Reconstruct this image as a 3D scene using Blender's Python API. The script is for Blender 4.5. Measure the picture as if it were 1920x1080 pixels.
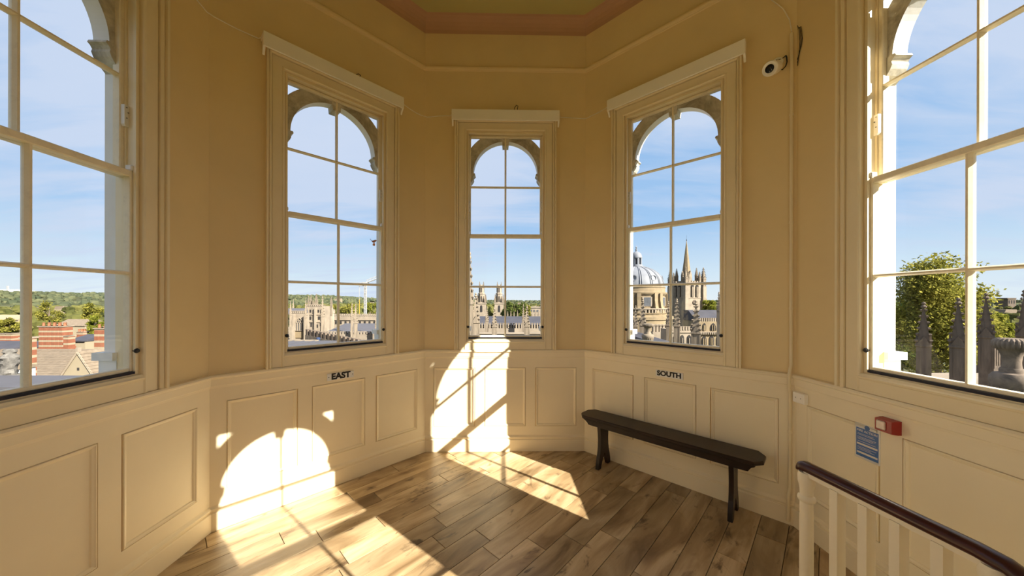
import bpy, math, random
from math import sin, cos, tan, pi, radians, sqrt, atan2
from mathutils import Vector, Matrix

for _o in list(bpy.data.objects):
    bpy.data.objects.remove(_o, do_unlink=True)
scene = bpy.context.scene
col = scene.collection
rnd = random.Random(7)

# ------------------------------------------------------------------ camera
APO = 1.9372                      # inner apothem of the octagonal room (m)
TT = tan(pi / 8)
EYE = 1.5
FPX, CX, CY = 621.35, 951.67, 563.18   # focal length and principal point in pixels of 1920x1080
YAW, ROLL = 0.0186, 0.0021
CAM = (-0.0394, -1.3814, EYE)
cam_data = bpy.data.cameras.new('camera')
cam_data.sensor_width = 36.0
cam_data.lens = FPX * 36 / 1920
cam_data.shift_x = (960 - CX) / 1920
cam_data.shift_y = (CY - 540) / 1920
cam_data.clip_start = 0.02
cam_data.clip_end = 9000
cam = bpy.data.objects.new('camera', cam_data)
col.objects.link(cam)
cam.location = CAM
cam.rotation_euler = (Matrix.Rotation(-YAW, 3, 'Z') @ Matrix.Rotation(pi / 2, 3, 'X') @ Matrix.Rotation(ROLL, 3, 'Z')).to_euler()
scene.camera = cam

# ------------------------------------------------------------------ colour management
scene.view_settings.view_transform = 'Standard'
scene.view_settings.look = 'None'
scene.view_settings.gamma = 1.0
scene.view_settings.use_curve_mapping = False
scene.view_settings.exposure = EXPOSURE = 0.6
scene.cycles.max_bounces = 14
scene.cycles.diffuse_bounces = 9
scene.cycles.transparent_max_bounces = 24
scene.cycles.sample_clamp_indirect = 6.0
scene.cycles.caustics_reflective = False
scene.cycles.caustics_refractive = False


# ------------------------------------------------------------------ node helper
class NT:
    def __init__(self, tree):
        self.t = tree
        self.n = tree.nodes
        self.n.clear()

    def a(self, kind, **kw):
        nd = self.n.new(kind)
        for k, v in kw.items():
            if k.startswith('i_'):
                nd.inputs[k[2:].replace('_', ' ')].default_value = v
            else:
                setattr(nd, k, v)
        return nd

    def l(self, o, i):
        self.t.links.new(o, i)

    def math(self, op, a, b=None, clamp=False):
        nd = self.a('ShaderNodeMath', operation=op, use_clamp=clamp)
        for i, v in enumerate((a, b)):
            if v is None:
                continue
            if isinstance(v, (int, float)):
                nd.inputs[i].default_value = v
            else:
                self.l(v, nd.inputs[i])
        return nd.outputs[0]

    def mix(self, f, a, b, blend='MIX'):
        nd = self.a('ShaderNodeMix', data_type='RGBA', blend_type=blend)
        for i, v in ((0, f), (6, a), (7, b)):
            if isinstance(v, (int, float)):
                nd.inputs[i].default_value = v
            elif isinstance(v, tuple):
                nd.inputs[i].default_value = (*v[:3], 1)
            else:
                self.l(v, nd.inputs[i])
        return nd.outputs[2]

    def ramp(self, f, stops, interp='LINEAR'):
        nd = self.a('ShaderNodeValToRGB')
        cr = nd.color_ramp
        cr.interpolation = interp
        while len(cr.elements) < len(stops):
            cr.elements.new(0.5)
        for e, (p, c) in zip(cr.elements, stops):
            e.position = p
            e.color = (*c[:3], 1) if isinstance(c, tuple) else (c, c, c, 1)
        self.l(f, nd.inputs[0])
        return nd.outputs[0]

    def noise(self, vec, scale, detail=3, rough=0.5, dist=0.0):
        nd = self.a('ShaderNodeTexNoise')
        nd.inputs['Scale'].default_value = scale
        nd.inputs['Detail'].default_value = detail
        nd.inputs['Roughness'].default_value = rough
        nd.inputs['Distortion'].default_value = dist
        if vec is not None:
            self.l(vec, nd.inputs['Vector'])
        return nd.outputs['Fac']

    def mapping(self, vec, scale=(1, 1, 1), rot=(0, 0, 0), loc=(0, 0, 0)):
        nd = self.a('ShaderNodeMapping')
        nd.inputs['Scale'].default_value = scale
        nd.inputs['Rotation'].default_value = rot
        nd.inputs['Location'].default_value = loc
        self.l(vec, nd.inputs['Vector'])
        return nd.outputs[0]


# ------------------------------------------------------------------ world: pale afternoon sky with thin high cloud
world = bpy.data.worlds.new('sky')
scene.world = world
world.use_nodes = True
w = NT(world.node_tree)
tc = w.a('ShaderNodeTexCoord')
sep = w.a('ShaderNodeSeparateXYZ')
w.l(tc.outputs['Generated'], sep.inputs[0])
elev = w.math('MAXIMUM', sep.outputs[2], 0.0)
blue = w.ramp(elev, [(0.0, (0.53, 0.59, 0.63)), (0.07, (0.44, 0.545, 0.63)), (0.2, (0.25, 0.40, 0.60)), (0.8, (0.15, 0.28, 0.52))])
# project the view direction on a high flat cloud layer so that the streaks are long near the horizon
den = w.math('ADD', elev, 0.14)
cxn = w.math('DIVIDE', sep.outputs[0], den)
cyn = w.math('DIVIDE', sep.outputs[1], den)
comb = w.a('ShaderNodeCombineXYZ')
w.l(cxn, comb.inputs[0]); w.l(cyn, comb.inputs[1])
mp = w.mapping(comb.outputs[0], scale=(0.34, 0.8, 1), rot=(0, 0, radians(24)), loc=(3.4, 1.2, 0))
n1 = w.noise(mp, 1.1, 6, 0.55, 0.35)
mp2 = w.mapping(comb.outputs[0], scale=(0.7, 2.6, 1), rot=(0, 0, radians(31)), loc=(0.4, 5.2, 0))
n2 = w.noise(mp2, 1.6, 7, 0.6, 0.5)
cl = w.math('ADD', w.math('MULTIPLY', n1, 0.50), w.math('MULTIPLY', n2, 0.50))
lift = w.ramp(elev, [(0.0, 0.0), (0.07, 0.05), (0.17, 0.22), (0.45, 0.31)])
cl = w.math('ADD', cl, lift)
big = w.noise(w.mapping(tc.outputs['Generated'], loc=(5.1, 9.4, 0.2)), 0.9, 2, 0.5)
cl = w.math('ADD', cl, w.math('MULTIPLY', w.math('SUBTRACT', big, 0.5), 1.3))
cloud = w.ramp(cl, [(0.46, 0.0), (0.66, 0.9), (0.9, 1.0)])
skycol = w.mix(cloud, blue, (0.415, 0.482, 0.605))
bg = w.a('ShaderNodeBackground')
bg.inputs['Strength'].default_value = SKY = 1.0
w.l(skycol, bg.inputs['Color'])
wo = w.a('ShaderNodeOutputWorld')
w.l(bg.outputs[0], wo.inputs[0])

# ------------------------------------------------------------------ sun (west-south-west, about 32 degrees up)
SUN_DIR = Vector((-1.0, 0.814, -0.824)).normalized()
sun_data = bpy.data.lights.new('sun', 'SUN')
sun_data.energy = 11.3
sun_data.color = (1.0, 0.93, 0.80)
sun_data.angle = radians(0.36)
sun = bpy.data.objects.new('sun', sun_data)
col.objects.link(sun)
sun.rotation_euler = SUN_DIR.to_track_quat('-Z', 'Y').to_euler()
sun.location = (30, -25, 40)


# ------------------------------------------------------------------ mesh helpers
def tag(o, label=None, cat=None, group=None, kind=None):
    if label: o['label'] = label
    if cat: o['category'] = cat
    if group: o['group'] = group
    if kind: o['kind'] = kind
    return o


def empty(name, loc=(0, 0, 0), rz=0.0, parent=None):
    o = bpy.data.objects.new(name, None)
    o.empty_display_size = 0.1
    col.objects.link(o)
    o.location = loc
    o.rotation_euler = (0, 0, rz)
    o.parent = parent
    return o


def link(name, me, parent=None, loc=None, rot=None, scale=None):
    o = bpy.data.objects.new(name, me)
    col.objects.link(o)
    o.parent = parent
    if loc is not None: o.location = loc
    if rot is not None: o.rotation_euler = rot
    if scale is not None: o.scale = scale
    return o


def copy_tree(o, parent=None):
    c = o.copy()
    col.objects.link(c)
    c.parent = parent
    for ch in list(o.children):
        copy_tree(ch, c)
    return c


class MB:
    def __init__(self):
        self.v = []; self.f = []; self.mi = []; self.cur = 0

    def add(self, vs, fs):
        b = len(self.v)
        self.v.extend([tuple(p) for p in vs])
        for f in fs:
            self.f.append(tuple(b + i for i in f)); self.mi.append(self.cur)
        return self

    def box(self, x0, x1, y0, y1, z0, z1, M=None):
        vs = [(x0, y0, z0), (x1, y0, z0), (x1, y1, z0), (x0, y1, z0), (x0, y0, z1), (x1, y0, z1), (x1, y1, z1), (x0, y1, z1)]
        if M is not None: vs = [M @ Vector(p) for p in vs]
        return self.add(vs, [(0, 3, 2, 1), (4, 5, 6, 7), (0, 1, 5, 4), (1, 2, 6, 5), (2, 3, 7, 6), (3, 0, 4, 7)])

    def cbox(self, x0, x1, y0, y1, z0, z1, c=0.003):
        """box with chamfered edges"""
        X = (x0, x0 + c, x1 - c, x1); Y = (y0, y0 + c, y1 - c, y1); Z = (z0, z0 + c, z1 - c, z1)
        vs = []; idx = {}
        for sx in (0, 1):
            for sy in (0, 1):
                for sz in (0, 1):
                    for ax in range(3):
                        i = [0 if sx == 0 else 3, 0 if sy == 0 else 3, 0 if sz == 0 else 3]
                        for k, s in enumerate((sx, sy, sz)):
                            if k != ax: i[k] = 1 if s == 0 else 2
                        idx[(sx, sy, sz, ax)] = len(vs)
                        vs.append((X[i[0]], Y[i[1]], Z[i[2]]))
        fs = []
        q = idx
        for s in (0, 1):
            def o(t): return t if s else tuple(reversed(t))
            fs.append(o((q[s, 0, 0, 0], q[s, 1, 0, 0], q[s, 1, 1, 0], q[s, 0, 1, 0])))
            fs.append(o((q[0, s, 0, 1], q[0, s, 1, 1], q[1, s, 1, 1], q[1, s, 0, 1])))
            fs.append(o((q[0, 0, s, 2], q[1, 0, s, 2], q[1, 1, s, 2], q[0, 1, s, 2])))
        for a_ in (0, 1):
            for b_ in (0, 1):
                fs.append((q[0, a_, b_, 1], q[1, a_, b_, 1], q[1, a_, b_, 2], q[0, a_, b_, 2]))
                fs.append((q[a_, 0, b_, 0], q[a_, 1, b_, 0], q[a_, 1, b_, 2], q[a_, 0, b_, 2]))
                fs.append((q[a_, b_, 0, 0], q[a_, b_, 1, 0], q[a_, b_, 1, 1], q[a_, b_, 0, 1]))
        for sx in (0, 1):
            for sy in (0, 1):
                for sz in (0, 1):
                    fs.append((q[sx, sy, sz, 0], q[sx, sy, sz, 1], q[sx, sy, sz, 2]))
        return self.add(vs, fs)

    def prism(self, poly, d0, d1, axis='y', M=None):
        """extrude a polygon; axis y: poly=(x,z); axis z: poly=(x,y); axis x: poly=(y,z)"""
        def P(p, d):
            return {'y': (p[0], d, p[1]), 'z': (p[0], p[1], d), 'x': (d, p[0], p[1])}[axis]
        n = len(poly)
        vs = [P(p, d0) for p in poly] + [P(p, d1) for p in poly]
        if M is not None: vs = [M @ Vector(p) for p in vs]
        fs = [tuple(range(n)), tuple(range(2 * n - 1, n - 1, -1))]
        fs += [(i, i + n, (i + 1) % n + n, (i + 1) % n) for i in range(n)]
        return self.add(vs, fs)

    def loft(self, rings, cap=True, closed=True):
        n = len(rings[0]); vs = [p for r in rings for p in r]; fs = []
        for k in range(len(rings) - 1):
            for i in range(n if closed else n - 1):
                j = (i + 1) % n
                fs.append((k * n + i, k * n + j, (k + 1) * n + j, (k + 1) * n + i))
        if cap:
            fs.append(tuple(range(n - 1, -1, -1))); fs.append(tuple((len(rings) - 1) * n + i for i in range(n)))
        return self.add(vs, fs)

    def lathe(self, prof, seg=16, c=(0, 0, 0), M=None, start=0.0, cap=True):
        rings = []
        for r, z in prof:
            ring = [Vector((c[0] + r * cos(start + 2 * pi * i / seg), c[1] + r * sin(start + 2 * pi * i / seg), c[2] + z)) for i in range(seg)]
            if M is not None: ring = [M @ p for p in ring]
            rings.append(ring)
        return self.loft(rings, cap)

    def tube(self, pts, r, seg=8, cap=True):
        pts = [Vector(p) for p in pts]; rings = []
        rr = r if isinstance(r, (list, tuple)) else [r] * len(pts)
        up = None
        for i, p in enumerate(pts):
            d = (pts[min(i + 1, len(pts) - 1)] - pts[max(i - 1, 0)]).normalized()
            if up is None:
                up = Vector((0, 0, 1)) if abs(d.z) < 0.9 else Vector((1, 0, 0))
            s = d.cross(up).normalized(); u = s.cross(d).normalized(); up = u
            rings.append([p + (s * cos(2 * pi * k / seg) + u * sin(2 * pi * k / seg)) * rr[i] for k in range(seg)])
        return self.loft(rings, cap)

    def mesh(self, name, mats, smooth=False):
        me = bpy.data.meshes.new(name)
        me.from_pydata([tuple(p) for p in self.v], [], self.f)
        if not isinstance(mats, (list, tuple)): mats = [mats]
        for m in mats: me.materials.append(m)
        if len(mats) > 1: me.polygons.foreach_set('material_index', self.mi)
        import bmesh
        bm = bmesh.new(); bm.from_mesh(me)
        bmesh.ops.recalc_face_normals(bm, faces=bm.faces)
        bm.to_mesh(me); bm.free()
        if smooth:
            me.polygons.foreach_set('use_smooth', [True] * len(me.polygons))
            try: me.set_sharp_from_angle(angle=radians(38))
            except Exception: pass
        me.update()
        return me

    def build(self, name, mats, parent=None, loc=None, rot=None, smooth=False):
        return link(name, self.mesh(name, mats, smooth), parent, loc, rot)


# ------------------------------------------------------------------ materials
def principled(name):
    m = bpy.data.materials.new(name)
    m.use_nodes = True
    nt = NT(m.node_tree)
    b = nt.a('ShaderNodeBsdfPrincipled')
    o = nt.a('ShaderNodeOutputMaterial')
    nt.l(b.outputs[0], o.inputs[0])
    return m, nt, b


def paint(name, c, rough=0.5, var=0.06, scale=6.0, bump=0.03, dirt=None, dirt_amt=0.0, coat=0.0, metal=0.0, spec=0.4, dirt_scale=9.0):
    m, nt, b = principled(name)
    tc = nt.a('ShaderNodeTexCoord')
    v = tc.outputs['Object']
    n = nt.noise(v, scale, 4, 0.6)
    lo = tuple(x * (1 - var) for x in c); hi = tuple(min(1, x * (1 + var)) for x in c)
    colr = nt.ramp(n, [(0.3, lo), (0.7, hi)])
    if dirt is not None:
        n2 = nt.noise(v, dirt_scale, 6, 0.7, 0.6)
        f = nt.ramp(n2, [(0.5 - dirt_amt * 0.2, 0.0), (0.78 - dirt_amt * 0.2, min(1.0, dirt_amt * 1.6))])
        colr = nt.mix(f, colr, dirt)
    nt.l(colr, b.inputs['Base Color'])
    b.inputs['Roughness'].default_value = rough
    b.inputs['Metallic'].default_value = metal
    b.inputs['Specular IOR Level'].default_value = spec
    if coat: b.inputs['Coat Weight'].default_value = coat
    if bump:
        bp = nt.a('ShaderNodeBump'); bp.inputs['Strength'].default_value = bump; bp.inputs['Distance'].default_value = 0.02
        nt.l(nt.noise(v, scale * 7, 5, 0.65), bp.inputs['Height']); nt.l(bp.outputs[0], b.inputs['Normal'])
    return m


M = {}
M['wall'] = paint('upper_wall_paint', (0.80, 0.645, 0.36), 0.55, 0.04, 1.6, 0.04)
M['dado'] = paint('wainscot_paint', (0.89, 0.79, 0.575), 0.42, 0.03, 2.0, 0.03)
M['trim'] = paint('window_trim_paint', (0.83, 0.72, 0.49), 0.42, 0.04, 3.0, 0.03)
M['sash'] = paint('sash_paint', (0.87, 0.78, 0.58), 0.42, 0.06, 5.0, 0.05, dirt=(0.16, 0.11, 0.06), dirt_amt=0.10, dirt_scale=22)
M['white'] = paint('white_paint', (0.80, 0.78, 0.72), 0.5, 0.03, 4.0, 0.02)
M['pelmet'] = paint('blind_box_paint', (0.94, 0.91, 0.83), 0.45, 0.02, 3.0, 0.02)
M['newel'] = paint('cream_railing_paint', (0.84, 0.76, 0.58), 0.45, 0.03, 6.0, 0.03)
M['out_white'] = paint('exterior_white_paint', (0.80, 0.79, 0.76), 0.6, 0.05, 3.0, 0.05)
M['arch'] = paint('weathered_shaded_arch_paint', (0.70, 0.66, 0.56), 0.7, 0.12, 5.0, 0.12, dirt=(0.16, 0.13, 0.09), dirt_amt=0.55, dirt_scale=5)  # weathered paint; part of the dirt stands for shade on the inner faces
M['ceil'] = paint('ceiling_green', (0.54, 0.50, 0.22), 0.7, 0.03, 1.5, 0.02)  # even olive green over the whole ceiling
M['cove'] = paint('cove_pink', (0.55, 0.34, 0.22), 0.7, 0.04, 1.5, 0.02)  # even pink along the whole cornice
M['black'] = paint('black_rubber', (0.012, 0.012, 0.014), 0.5, 0.2, 8, 0.02)
M['gap'] = paint('dark_draught_strip', (0.018, 0.018, 0.03), 0.7, 0.2, 8, 0.02)
M['plastic'] = paint('white_plastic', (0.78, 0.75, 0.68), 0.35, 0.02, 4, 0.0)
M['red'] = paint('alarm_red_plastic', (0.33, 0.022, 0.018), 0.25, 0.05, 5, 0.0)
M['bench'] = paint('dark_stained_bench_wood', (0.016, 0.007, 0.0045), 0.36, 0.5, 9, 0.06, spec=0.35)
M['rail'] = paint('polished_mahogany_handrail', (0.050, 0.011, 0.009), 0.30, 0.3, 12, 0.01, coat=0.15)
M['sign_blue'] = paint('sign_blue', (0.020, 0.15, 0.48), 0.35, 0.04, 10, 0.0)
M['sign_white'] = paint('sign_white', (0.85, 0.84, 0.80), 0.4, 0.02, 10, 0.0)
M['ink'] = paint('black_ink', (0.015, 0.014, 0.013), 0.5, 0.05, 10, 0.0)
M['screw'] = paint('steel_screw', (0.25, 0.23, 0.2), 0.35, 0.05, 10, 0.0, metal=1.0)
M['sub'] = paint('dark_subfloor', (0.03, 0.02, 0.012), 0.9, 0.2, 6, 0.0)


def glass_mat(name, tint=(1, 1, 1), f0=0.05, smear=True):
    m = bpy.data.materials.new(name); m.use_nodes = True
    nt = NT(m.node_tree)
    tr = nt.a('ShaderNodeBsdfTransparent'); tr.inputs[0].default_value = (*tint, 1)
    gl = nt.a('ShaderNodeBsdfGlossy'); gl.inputs['Roughness'].default_value = 0.015
    lw = nt.a('ShaderNodeLayerWeight'); lw.inputs['Blend'].default_value = 0.5
    f = nt.math('ADD', nt.math('MULTIPLY', nt.math('POWER', lw.outputs['Facing'], 5.0), 0.6), f0)
    mx = nt.a('ShaderNodeMixShader')
    nt.l(f, mx.inputs[0]); nt.l(tr.outputs[0], mx.inputs[1]); nt.l(gl.outputs[0], mx.inputs[2])
    o = nt.a('ShaderNodeOutputMaterial')
    nt.l(mx.outputs[0], o.inputs[0])
    return m


M['glass'] = glass_mat('window_glass', (0.985, 0.99, 0.99), 0.022)


def plank_mat():
    m, nt, b = principled('plank_wood')
    tc = nt.a('ShaderNodeTexCoord'); oi = nt.a('ShaderNodeObjectInfo')
    # the planks run at 45 degrees: turn them to x, then shift each plank to its own piece of the grain
    v = nt.mapping(tc.outputs['Object'], rot=(0, 0, -pi / 4))
    sh = nt.a('ShaderNodeCombineXYZ')
    nt.l(nt.math('MULTIPLY', oi.outputs['Random'], 37.0), sh.inputs[0]); nt.l(nt.math('MULTIPLY', oi.outputs['Random'], 91.0), sh.inputs[1])
    va = nt.a('ShaderNodeVectorMath', operation='ADD'); nt.l(v, va.inputs[0]); nt.l(sh.outputs[0], va.inputs[1])
    vv = va.outputs[0]
    # broad figure, fine grain, dark knots
    fig = nt.noise(nt.mapping(vv, scale=(1.3, 5.0, 1)), 1.0, 4, 0.5, 1.5)
    grain = nt.noise(nt.mapping(vv, scale=(3.0, 60.0, 1)), 1.0, 5, 0.65, 0.6)
    blot = nt.noise(nt.mapping(vv, scale=(2.2, 5.0, 1)), 1.0, 5, 0.65, 2.2)
    base = nt.ramp(fig, [(0.30, (0.19, 0.115, 0.052)), (0.48, (0.43, 0.305, 0.165)), (0.68, (0.62, 0.475, 0.29))])
    base = nt.mix(nt.math('MULTIPLY', nt.ramp(grain, [(0.35, 1.0), (0.6, 0.0)]), 0.20), base, (0.17, 0.10, 0.05))
    base = nt.mix(nt.ramp(blot, [(0.58, 0.0), (0.69, 0.85)]), base, (0.085, 0.048, 0.026))
    tone = nt.ramp(oi.outputs['Random'], [(0.0, 0.70), (0.5, 0.93), (1.0, 1.15)])
    base = nt.mix(1.0, base, tone, 'MULTIPLY')
    nt.l(base, b.inputs['Base Color'])
    r = nt.math('ADD', nt.math('MULTIPLY', grain, 0.16), 0.27)
    nt.l(r, b.inputs['Roughness'])
    b.inputs['Specular IOR Level'].default_value = 0.5
    bp = nt.a('ShaderNodeBump'); bp.inputs['Strength'].default_value = 0.10; bp.inputs['Distance'].default_value = 0.004
    nt.l(grain, bp.inputs['Height']); nt.l(bp.outputs[0], b.inputs['Normal'])
    return m


M['plank'] = plank_mat()

# ------------------------------------------------------------------ the octagonal room
SIDES = {0: 'southeast', 1: 'south', 2: 'southwest', 3: 'west', 4: 'northwest', -3: 'north', -2: 'northeast', -1: 'east'}


def wall_loc(k, n=0.0):
    th = k * pi / 4
    return (sin(th) * (APO - n), cos(th) * (APO - n), 0.0)


def on_wall(k, s, n, z):
    """room point: s along the wall (to the right seen from inside), n into the room, z up"""
    th = k * pi / 4
    return Vector((sin(th) * (APO - n) + cos(th) * s, cos(th) * (APO - n) - sin(th) * s, z))


def send(y):                       # end of a mitred strip at local y (outward positive)
    return (APO + y) * TT


def mitre_box(mb, y0, y1, z0, z1):
    """full-length strip with mitred ends"""
    a, b = send(y0), send(y1)
    mb.add([(-a, y0, z0), (a, y0, z0), (b, y1, z0), (-b, y1, z0), (-a, y0, z1), (a, y0, z1), (b, y1, z1), (-b, y1, z1)],
           [(0, 3, 2, 1), (4, 5, 6, 7), (0, 1, 5, 4), (1, 2, 6, 5), (2, 3, 7, 6), (3, 0, 4, 7)])


def mitre_profile(mb, prof):
    """prof: list of (y, z), closed polygon, extruded along the wall with mitred ends"""
    mb.loft([[(-send(y), y, z) for y, z in prof], [(send(y), y, z) for y, z in prof]])


OPEN_H, OPEN_Z0, OPEN_Z1 = 0.392, 1.105, 3.195     # window opening half width, bottom, top
CEIL_Z = 4.30
WT = 0.10                                          # wall thickness
PIER_S, PIER_Y = 0.388, 0.175                      # exterior pier: inner edge, projection

mb = MB()
mitre_box(mb, 0, WT, -0.05, OPEN_Z0)
mitre_box(mb, 0, WT, OPEN_Z1, CEIL_Z + 0.15)
for sg in (-1, 1):
    a, b = send(0), send(WT)
    mb.add([(sg * OPEN_H, 0, OPEN_Z0), (sg * a, 0, OPEN_Z0), (sg * b, WT, OPEN_Z0), (sg * OPEN_H, WT, OPEN_Z0),
            (sg * OPEN_H, 0, OPEN_Z1), (sg * a, 0, OPEN_Z1), (sg * b, WT, OPEN_Z1), (sg * OPEN_H, WT, OPEN_Z1)],
           [(0, 3, 2, 1), (4, 5, 6, 7), (0, 1, 5, 4), (1, 2, 6, 5), (2, 3, 7, 6), (3, 0, 4, 7)])
wall_me = mb.mesh('wall', M['wall'])

# wainscot pieces
DADO_Z, RAIL_B = 1.009, 0.925
mb = MB()
mitre_profile(mb, [(0, 0.922), (-0.016, 0.922), (-0.018, 0.934), (-0.022, 0.938), (-0.024, 0.982), (-0.034, 0.988), (-0.036, 0.998), (-0.030, 1.008), (0, 1.010)])
dado_me = mb.mesh('dado_rail', M['dado'])
mb = MB(); mitre_box(mb, -0.012, 0, 0.83, 0.9225); toprail_me = mb.mesh('rail', M['dado'])
mb = MB(); mitre_box(mb, -0.012, 0, 0.15, 0.245); botrail_me = mb.mesh('rail', M['dado'])
STILE = MB().box(-0.0475, 0.0475, -0.012, 0, 0.2452, 0.8298).mesh('stile', M['dado'])
ends = []
for sg in (-1, 1):
    mb = MB()
    mb.add([(sg * 0.712, 0, 0.2452), (sg * send(0), 0, 0.2452), (sg * send(-0.012), -0.012, 0.2452), (sg * 0.712, -0.012, 0.2452),
            (sg * 0.712, 0, 0.8298), (sg * send(0), 0, 0.8298), (sg * send(-0.012), -0.012, 0.8298), (sg * 0.712, -0.012, 0.8298)],
           [(0, 3, 2, 1), (4, 5, 6, 7), (0, 1, 5, 4), (1, 2, 6, 5), (2, 3, 7, 6), (3, 0, 4, 7)])
    ends.append(mb.mesh('stile', M['dado']))


def panel_mesh(w_, h_):
    mb = MB()
    prof = [(0.0, 0.0), (0.0, -0.0015), (0.0026, -0.0015), (0.0026, -0.012), (0.005, -0.0155), (0.009, -0.0155), (0.012, -0.012), (0.020, -0.0085), (0.024, -0.003), (0.030, -0.003)]
    rings = []
    for o, y in prof:
        a, b = w_ / 2 - o, h_ / 2 - o
        rings.append([(-a, y, -b), (a, y, -b), (a, y, b), (-a, y, b)])
    mb.loft(rings, cap=False)
    n = len(mb.v)
    mb.f.append((n - 4, n - 3, n - 2, n - 1)); mb.mi.append(0)
    return mb.mesh('panel', M['dado'])


PAN = panel_mesh(0.407, 0.585)
# skirting and picture rail
mb = MB()
mitre_profile(mb, [(0, -0.01), (-0.030, -0.01), (-0.030, 0.112), (-0.028, 0.116), (-0.020, 0.119), (-0.021, 0.128), (-0.028, 0.134), (-0.027, 0.142), (-0.016, 0.152), (-0.013, 0.157), (0, 0.157)])
skirt_me = mb.mesh('baseboard', M['dado'])
mb = MB()
mitre_profile(mb, [(0, 3.785)] + [(-0.022 * sin(pi * t / 8) - 0.004, 3.8125 - 0.022 * cos(pi * t / 8)) for t in range(9)] + [(0, 3.84)])
prail_me = mb.mesh('picture_rail', M['wall'])
mb = MB()
mitre_profile(mb, [(0, 4.16)] + [(-0.085 * (1 - cos(pi / 2 * t / 6)), 4.16 + 0.14 * sin(pi / 2 * t / 6)) for t in range(1, 7)] + [(0, 4.30)])
cove_me = mb.mesh('cornice', M['cove'])

# exterior shell of the lantern: piers with base mouldings, arch with corbels and keystone, lintel, sill
OUTZ0, OUTZ1 = 0.9, 3.62
mb = MB()
mb.add([(PIER_S, WT - 0.02, OUTZ0), (send(WT - 0.02), WT - 0.02, OUTZ0), (send(PIER_Y), PIER_Y, OUTZ0), (PIER_S, PIER_Y, OUTZ0),
        (PIER_S, WT - 0.02, OUTZ1), (send(WT - 0.02), WT - 0.02, OUTZ1), (send(PIER_Y), PIER_Y, OUTZ1), (PIER_S, PIER_Y, OUTZ1)],
       [(0, 3, 2, 1), (4, 5, 6, 7), (0, 1, 5, 4), (1, 2, 6, 5), (2, 3, 7, 6), (3, 0, 4, 7)])
mb.box(PIER_S - 0.03, send(PIER_Y + 0.03), WT, PIER_Y + 0.03, 1.185, 1.225)
mb.box(PIER_S - 0.012, send(PIER_Y + 0.015), WT, PIER_Y + 0.015, 0.9, 1.185)
pierR = mb.mesh('pier', M['out_white'])
mb2 = MB(); mb2.v = [(-x, y, z) for x, y, z in mb.v]; mb2.f = list(mb.f); mb2.mi = list(mb.mi)
pierL = mb2.mesh('pier', M['out_white'])

ARC_Z, RIN, ROUT, AY0, AY1 = 2.80, 0.330, 0.440, 0.085, 0.165
mb = MB()
seg = 40
inn = [(RIN * cos(pi * i / seg), ARC_Z + RIN * sin(pi * i / seg)) for i in range(seg + 1)]
out = []
for i in range(seg + 1):
    a = pi * i / seg
    r = ROUT
    if abs(r * cos(a)) > PIER_S + 0.004: r = (PIER_S + 0.004) / abs(cos(a))
    out.append((r * cos(a), ARC_Z + r * sin(a)))
ring = []
for i in range(seg + 1):
    x0, z0 = inn[i]; x1, z1 = out[i]
    ring.append([(x0, AY0, z0), (x1, AY0, z1), (x1, AY1, z1), (x0, AY1, z0)])
for i in range(seg):
    mb.cur = 0
    A, B = ring[i], ring[i + 1]
    mb.add(A + B, [(0, 4, 5, 1), (1, 5, 6, 2), (2, 6, 7, 3)])
    mb.cur = 1  # soffit gets the cleaner white, its sunlit look put into the colour
    mb.add(A + B, [(3, 7, 4, 0)])
arch_me = mb.mesh('arch', [M['arch'], M['out_white']])
corbels = []
for sg in (-1, 1):
    mb = MB()
    pr = [(PIER_S + 0.004, 2.80), (0.315, 2.80), (0.310, 2.787), (0.322, 2.778), (0.330, 2.765), (0.326, 2.75), (0.334, 2.73), (0.352, 2.705), (0.372, 2.69), (PIER_S + 0.004, 2.672)]
    mb.prism([(sg * x, z) for x, z in pr], AY0 - 0.006, AY1 + 0.006)
    corbels.append(mb.mesh('corbel', M['arch']))
mb = MB(); mb.prism([(-0.030, 3.085), (0.030, 3.085), (0.042, 3.20), (-0.042, 3.20)], AY0 - 0.012, AY1 + 0.012); key_me = mb.mesh('keystone', M['arch'])
mb = MB()
a, b = send(AY0), send(AY1)
mb.add([(-a, AY0, 3.19), (a, AY0, 3.19), (b, AY1, 3.19), (-b, AY1, 3.19), (-a, AY0, 3.62), (a, AY0, 3.62), (b, AY1, 3.62), (-b, AY1, 3.62)],
       [(0, 3, 2, 1), (4, 5, 6, 7), (0, 1, 5, 4), (1, 2, 6, 5), (2, 3, 7, 6), (3, 0, 4, 7)])
lintel_me = mb.mesh('lintel', M['arch'])
mb = MB()
mitre_profile(mb, [(0.09, 0.98), (0.26, 0.98), (0.26, 1.02), (0.10, 1.085), (0.09, 1.085)])
xsill_me = mb.mesh('sill', M['out_white'])

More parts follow.
